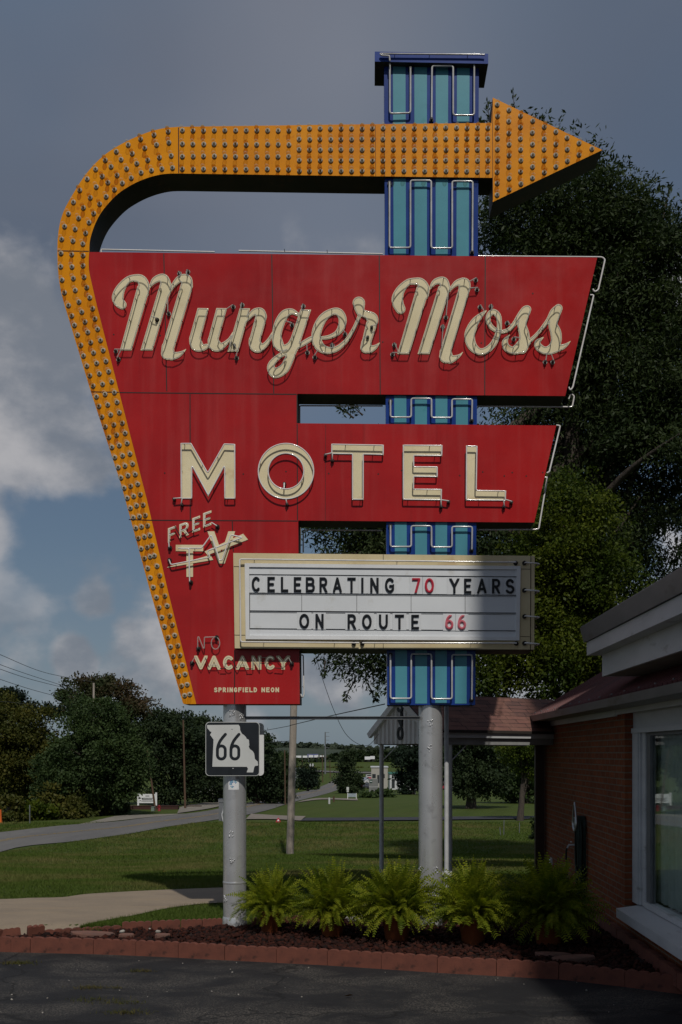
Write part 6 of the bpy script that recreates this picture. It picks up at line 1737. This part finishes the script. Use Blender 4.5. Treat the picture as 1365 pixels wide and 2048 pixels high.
# white notice board by the road
b0 = at(296, 1612); e = empty('notice_board', b0, 'white roadside notice board with small dark lines of text on two posts', 'sign'); Y = b0[1]; k = Y / F
m = MB(); 
for dx in (-19, 17): m.box(b0[0] + dx * k - .07, b0[0] + dx * k + .07, Y - .05, Y + .05, b0[2], b0[2] + 27 * k)
m.build('post', M['white'], e)
m = MB(); m.box(b0[0] - 17 * k, b0[0] + 15 * k, Y - .04, Y + .04, b0[2] + 6 * k, b0[2] + 24 * k); m.build('panel', M['white'], e)
m = MB()
for dz, w in ((20, 8), (15.5, 22), (13, 20), (10, 24)): m.box(b0[0] - w / 2 * k - .02, b0[0] + w / 2 * k - .02, Y - .055, Y - .041, b0[2] + dz * k - .018, b0[2] + dz * k + .035)
m.build('lettering', M['steel_grey'], e)
b0 = at(300, 1619); k = b0[1] / F; m = MB(); m.box(b0[0] - 62 * k, b0[0] + 56 * k, b0[1], b0[1] + .5, b0[2] - .2, b0[2] + 6 * k); m.box(b0[0] - 63 * k, b0[0] + 57 * k, b0[1] - .03, b0[1] + .53, b0[2] + 6 * k + .001, b0[2] + 6 * k + .05)
tag(m.build('low_wall', mat('dark_brick', (.07, .032, .026), (.05, .026, .022), 8, rough=.9)), 'low dark brick wall under the white notice board', 'wall')
b0 = at(307, 1622); k = b0[1] / F; m = MB(); m.box(b0[0] - 3 * k, b0[0] + 3 * k, b0[1] - .2, b0[1] + .2, b0[2], b0[2] + 8 * k); m.box(b0[0] - 3.3 * k, b0[0] + 3.3 * k, b0[1] - .22, b0[1] + .22, b0[2] + 8 * k, b0[2] + 8.8 * k)
tag(m.build('utility_cabinet', mat('cabinet_green', (.20, .26, .22), rough=.6)), 'small pale green utility cabinet at the foot of the leaning pole', 'cabinet')
M['hydrant'] = mat('hydrant_red', (.22, .02, .025), rough=.5)
def hydrant(px, py, label):
    b0 = at(px, py); m = MB(); x, y, z = b0
    s_h = .62
    m.tube([(x, y, z), (x, y, z + .08), (x, y, z + .081), (x, y, z + .5), (x, y, z + .58), (x, y, z + .66), (x, y, z + .70)], [.2, .2, .13, .13, .16, .10, .03], 10); m.tube([(x - .22, y, z + .42), (x + .22, y, z + .42)], .065, 8)
    m.v = [(x + (a - x) * s_h, y + (b_ - y) * s_h, z + (c - z) * s_h) for a, b_, c in m.v]
    tag(m.build('fire_hydrant', M['hydrant']), label, 'hydrant', 'red fire hydrants')
hydrant(319, 1622, 'red fire hydrant beside the pale green utility cabinet')
hydrant(525, 1603, 'red fire hydrant on the grass below the dark roadside trees')
b0 = at(390, 1614.5); m = MB(); m.box(b0[0] - .6, b0[0] + .5, b0[1], b0[1] + .3, b0[2], b0[2] + .12)
tag(m.build('culvert', M['brown']), 'dark culvert edge in the grass by the side drive', 'culvert')
M['tyre'] = mat('tyre', (.015, .015, .016), rough=.8); M['car_glass'] = mat('car_glass', (.02, .024, .03), rough=.1)
def vehicle(name, px, py, wpx, head, col, label, cat, kind='car', group=None, hub=True, real=4.6):
    b0 = at(px, py); Lr = real
    e = empty(name, b0, label, cat, group)
    prof = {'car': [(-.5, .18), (-.5, .42), (-.46, .5), (-.30, .54), (-.20, .74), (.02, .80), (.18, .78), (.34, .56), (.47, .48), (.5, .34), (.5, .18)],
            'suv': [(-.5, .18), (-.5, .5), (-.48, .86), (-.40, .92), (.10, .92), (.24, .62), (.46, .56), (.5, .40), (.5, .18)],
            'pickup': [(-.5, .22), (-.5, .56), (-.13, .56), (-.12, .86), (.12, .88), (.22, .60), (.46, .56), (.5, .42), (.5, .22)],
            'box': [(-.5, .25), (-.5, 1.55), (.20, 1.55), (.20, 1.0), (.36, .98), (.44, .66), (.5, .60), (.5, .25)]}[kind]
    sc_h = Lr * .42
    W_ = Lr * .2
    mb = MB()
    pts = [(x * Lr, z * sc_h) for x, z in prof]
    mb.loops([pts], -W_, W_, 0, back=True)
    paint = mat('paint_' + name, col, rough=.3, coat=.5)
    T = Matrix.Translation(Vector(b0)) @ Matrix.Rotation(head, 4, 'Z')
    def fin(mbb, nm, mt):
        mbb.v = [tuple(T @ Vector(q)) for q in mbb.v]; return mbb.build(nm, mt, e)
    fin(mb, 'body', paint)
    wl = {'car': [(-.19, .57), (-.13, .72), (.02, .76), (.16, .74), (.28, .57)], 'suv': [(-.44, .64), (-.44, .84), (.08, .84), (.17, .64)], 'pickup': [(-.09, .62), (-.08, .80), (.10, .81), (.17, .62)], 'box': [(.22, .72), (.22, .93), (.34, .92), (.40, .72)]}[kind]
    mb = MB()
    for sg in (-1, 1):
        mb.loops([[(x * Lr, z * sc_h) for x, z in wl]], sg * (W_ + .012), sg * (W_ + .001), 0, back=True)
    fin(mb, 'window', M['car_glass'])
    for sx in (-.32, .32):
        for sg in (-1, 1):
            mb = MB(); mb.tube([(sx * Lr, sg * (W_ - .18), Lr * .073), (sx * Lr, sg * (W_ + .02), Lr * .073)], Lr * .073, 14, 0); mb.tube([(sx * Lr, sg * (W_ + .0), Lr * .073), (sx * Lr, sg * (W_ + .03), Lr * .073)], Lr * .04, 10, 1)
            fin(mb, 'wheel', [M['tyre'], M['alu']])
    return e
vehicle('pickup_truck', 437, 1596, 0, R(15), (.55, .57, .58), 'white pickup truck parked by the trees left of the left pole', 'truck', 'pickup', real=5.2)
b0 = at(428, 1601); k = b0[1] / F; m = MB(); m.box(b0[0] - 11 * k, b0[0] + 3 * k, b0[1] + 1, b0[1] + 3.5, b0[2], b0[2] + 26 * k, 0); m.face([(b0[0] - 12 * k, b0[1] + .9, b0[2] + 26.1 * k), (b0[0] + 4 * k, b0[1] + .9, b0[2] + 26.1 * k), (b0[0] + 4 * k, b0[1] + 3.6, b0[2] + 29 * k), (b0[0] - 12 * k, b0[1] + 3.6, b0[2] + 29 * k)], 1)
tag(m.build('shed', [mat('shed_wall', (.26, .25, .22), rough=.8), M['steel_grey']]), 'small pale shed between the dark tree and the white pickup', 'shed')
vehicle('box_truck', 595, 1566, 0, R(-75), (.62, .66, .72), 'white box truck beside the grey wooden pole, far down the road', 'truck', 'box', real=7.5)
vehicle('parked_car', 608, 1576, 0, R(20), (.28, .30, .33), 'grey car parked left of the far road by the bush', 'car', 'car', 'cars parked far off')
vehicle('suv', 899, 1578.5, 0, R(178), (.60, .60, .58), 'white suv parked right of the right silver pole', 'car', 'suv', real=4.9)
cols = [((.30, .03, .05), 728, 1577, 'dark red car at the left end of the far parking lot'), ((.05, .05, .06), 738, 1577.5, 'black car beside the dark red one in the far lot'), ((.60, .60, .62), 742, 1567, 'white car in the second row of the far lot'), ((.35, .04, .05), 741, 1563, 'bright red car in the third row of the far lot'), ((.25, .28, .33), 731, 1564, 'blue grey car at the back left of the far lot'), ((.6, .6, .6), 745, 1559, 'white van roof at the back of the far lot')]
for c, x, y, lb in cols: vehicle('parked_car', x, y, 0, R(random.choice((70, 250, 10, 190))), c, lb, 'car', 'car' if 'van' not in lb else 'suv', 'cars parked far off')
vehicle('parked_car', 884, 1580, 0, R(5), (.30, .04, .05), 'red car half hidden behind the tree trunk under the canopy', 'car', 'car', 'cars parked far off')
# shops and trailers
def block(name, px0, px1, py0, py1, Y, depth, wall, trim, label, bands=(), wins=()):
    a = P(px0, py1, Y); b_ = P(px1, py0, Y); k = Y / F
    e = empty(name, ((a[0] + b_[0]) / 2, Y, a[2]), label, 'building')
    m = MB(); m.box(a[0], b_[0], Y, Y + depth, a[2] - 1.5, b_[2]); m.build('wall', wall, e)
    m = MB(); m.box(a[0] - .2, b_[0] + .2, Y - .2, Y + depth + .2, b_[2] + .002, b_[2] + 1.2 * k); m.build('roof', trim, e)
    for x0, x1, y0, y1, mt in wins:
        m = MB(); p0 = P(x0, y1, Y); p1 = P(x1, y0, Y); m.box(p0[0], p1[0], Y - .06, Y - .002, p0[2], p1[2]); m.build('window', mt, e)
    return e
bw = mat('beige_wall', (.42, .40, .36), rough=.8); gr = mat('green_roof', (.04, .17, .12), rough=.6); dk = mat('dark_glass', (.04, .045, .05), rough=.2)
block('store', 743, 776, 1535, 1566, 270, 20, bw, M['trim'], 'beige flat roofed store at the far end of the lot', wins=((745, 752, 1548, 1556, dk), (755, 759, 1550, 1566, dk), (763, 770, 1548, 1556, dk)))
block('store', 780, 836, 1548, 1577, 240, 18, M['trim'], gr, 'low white store with green roof behind the pine tree', wins=((784, 790, 1558, 1576, dk), (794, 806, 1558, 1568, dk), (812, 822, 1558, 1568, dk), (826, 832, 1560, 1576, dk)))
block('warehouse', 836, 905, 1510, 1556, 320, 25, mat('grey_wall', (.25, .25, .25), rough=.8), gr, 'grey warehouse with green eaves behind the right pole', wins=((842, 850, 1528, 1538, dk), (858, 866, 1528, 1538, dk), (888, 898, 1528, 1538, dk)))
def trailer(px, py, w, h, Y, label, mt=None):
    a = P(px, py, Y); k = Y / F
    m = MB(); m.box(a[0], a[0] + w * k, Y, Y + 3, a[2] + 1.0, a[2] + h * k + 1.0, 0); m.box(a[0] + .1, a[0] + w * k - .1, Y + .2, Y + 2.8, a[2] + .7, a[2] + .999, 1)
    for fx in (.15, .25, .8): m.tube([(a[0] + w * k * fx, Y - .02, a[2] + .5), (a[0] + w * k * fx, Y + .4, a[2] + .5)], .5, 10, 1)
    return tag(m.build('trailer', [mt or M['white'], M['tyre']]), label, 'trailer', 'white trailers in the distance')
for i, (x, y, w, h, lb) in enumerate(((592, 1519, 11, 4, 'white trailer at the left end of the distant trailer row'), (606, 1519, 9, 4, 'white trailer left of the blue billboard foot'), (618, 1518.5, 9, 4.5, 'white trailer under the blue billboard'), (629, 1518.5, 8, 4.5, 'white trailer just left of the tall steel mast'), (640, 1518, 8, 3.5, 'white trailer behind the tall steel mast'), (572, 1519, 7, 3, 'small pale trailer left of the grey wooden pole'))): trailer(x, y, w, h, 545 + i, lb)
trailer(730, 1524, 11, 6, 420, 'pale trailer on the field left of the white gable'); trailer(741, 1523, 9, 6, 424, 'second pale trailer on the field close to the pine tree')
b0 = P(626, 1519, 552); k = 552 / F; e = empty('billboard', b0, 'small blue billboard far off above the white trailers', 'billboard')
m = MB(); m.box(b0[0] - 11 * k, b0[0] + 11 * k, 552, 552.6, b0[2] + 4 * k, b0[2] + 11 * k); m.build('panel', mat('billboard_blue', (.10, .13, .28), (.25, .2, .25), .25, rough=.5), e)
m = MB()
for dx in (-8, 8): m.box(b0[0] + dx * k - .2, b0[0] + dx * k + .2, 552.1, 552.5, b0[2] - 2, b0[2] + 4 * k)
m.build('post', M['steel_grey'], e)
b0 = P(651, 1525, 400); t = P(651, 1464, 400); e = empty('steel_mast', b0, 'tall dark steel mast with short arms rising above the wooded hills', 'mast')
m = MB(); m.tube([(b0[0], 400, b0[2] - 6), t], [.42, .22], 10); m.build('shaft', M['steel_grey'], e)
m = MB()
for i in range(5): m.box(t[0], t[0] + 1.6, 399.9, 400.1, t[2] - .3 - i * 1.5, t[2] - .15 - i * 1.5)
m.build('arm', M['steel_grey'], e)
b0 = at(747, 1595); k = b0[1] / F; e = empty('sign_slab', b0, 'grey upright sign slab with round dark emblem on the far lawn', 'sign')
m = MB(); m.box(b0[0] - 8.5 * k, b0[0] + 9.5 * k, b0[1], b0[1] + .5, b0[2], b0[2] + 37 * k); m.build('slab', mat('slab_grey', (.20, .205, .20), (.17, .175, .17), 2, rough=.7), e)
m = MB(); m.box(b0[0] - 8.4 * k, b0[0] + 9.4 * k, b0[1] - .03, b0[1] - .002, b0[2] + 20.8 * k, b0[2] + 21.4 * k); m.build('groove', M['white'], e)
m = MB(); c = (b0[0] - 4.5 * k, b0[1], b0[2] + 32.5 * k); m.tube([(c[0], c[1] - .04, c[2]), (c[0], c[1] - .001, c[2])], 3.2 * k, 18); m.build('emblem', mat('emblem_dark', (.03, .08, .06), rough=.5), e)
m = MB(); m.box(c[0] - 2.5 * k, c[0] + 2.5 * k, c[1] - .06, c[1] - .041, c[2] - .6 * k, c[2] + .6 * k); m.build('emblem_band', M['white'], e)
b0 = at(705, 1599); k = b0[1] / F; e = empty('yard_sign', b0, 'low pale blue sign board between two white posts on the far lawn', 'sign')
m = MB()
m.box(b0[0] - 9 * k, b0[0] + 8 * k, b0[1] - .04, b0[1] + .04, b0[2] + 5 * k, b0[2] + 12 * k); m.build('panel', mat('pale_blue_panel', (.30, .36, .40), rough=.6), e)
for dx in (-9, 8):
    m = MB(); m.box(b0[0] + dx * k - .6 * k, b0[0] + dx * k + .6 * k, b0[1] - .08, b0[1] + .08, b0[2], b0[2] + 12.6 * k); m.build('post', M['white'], e)
b0 = at(696, 1588); k = b0[1] / F; e = empty('traffic_sign', b0, 'small white traffic sign on a thin post in front of the slender tree', 'road sign')
m = MB(); m.box(b0[0] - .3 * k, b0[0] + .3 * k, b0[1], b0[1] + .1, b0[2], b0[2] + 14 * k); m.build('post', M['galv'], e)
m = MB(); m.box(b0[0] - 2.4 * k, b0[0] + 2.4 * k, b0[1] - .06, b0[1] - .001, b0[2] + 8 * k, b0[2] + 14 * k); m.box(b0[0] - 2.0 * k, b0[0] + 2.0 * k, b0[1] - .06, b0[1] - .001, b0[2] + 4 * k, b0[2] + 7.4 * k); m.build('plate', M['sign_white'], e)
for px, lb in ((597, 'yellow bollard by the far grass, left one of two'), (602, 'yellow bollard by the far grass, right one of two')):
    b0 = at(px, 1579); k = b0[1] / F; m = MB(); m.tube([b0, (b0[0], b0[1], b0[2] + 8 * k), (b0[0], b0[1], b0[2] + 8.4 * k)], [.16, .16, .06], 10)
    tag(m.build('bollard', mat('bollard_yellow', (.62, .42, .03), rough=.6)), lb, 'bollard', 'yellow bollards')
m = MB(); b0 = at(624, 1574); k = b0[1] / F
for dx in (-2.6, 2.6): m.tube([(b0[0] + dx * k - .2 * k, b0[1] - .5, b0[2] + 41 * k), (b0[0] + dx * k - .2 * k, b0[1] - .5, b0[2] + 47 * k)], 1.5 * k, 10)
m.box(b0[0] - 3 * k, b0[0] + 3 * k, b0[1] - .6, b0[1] - .3, b0[2] + 43 * k, b0[2] + 43.6 * k)
tag(m.build('transformer', M['galv']), 'pair of grey transformers hung on a distant utility pole', 'transformer')
for px, py, lb in ((659, 1608, 'short grey post beside the ditch drive'), (668, 1604, 'short dark post at the end of the ditch drive')):
    b0 = at(px, py); pipe('marker_post', b0, (b0[0], b0[1], b0[2] + .55), .09, M['galv'] if px == 659 else M['wood_brown'], lb, 'post')
# lit planter box and low wall by the shops
b0 = at(818, 1589); k = b0[1] / F; m = MB(); m.box(b0[0] - 12 * k, b0[0] + 14 * k, b0[1], b0[1] + 2, b0[2], b0[2] + 8 * k); m.box(b0[0] - 12.6 * k, b0[0] + 14.6 * k, b0[1] - .1, b0[1] + 2.1, b0[2] + 8 * k, b0[2] + 8.7 * k)
tag(m.build('white_tank', M['trim']), 'low white container standing in front of the green roofed store', 'container')
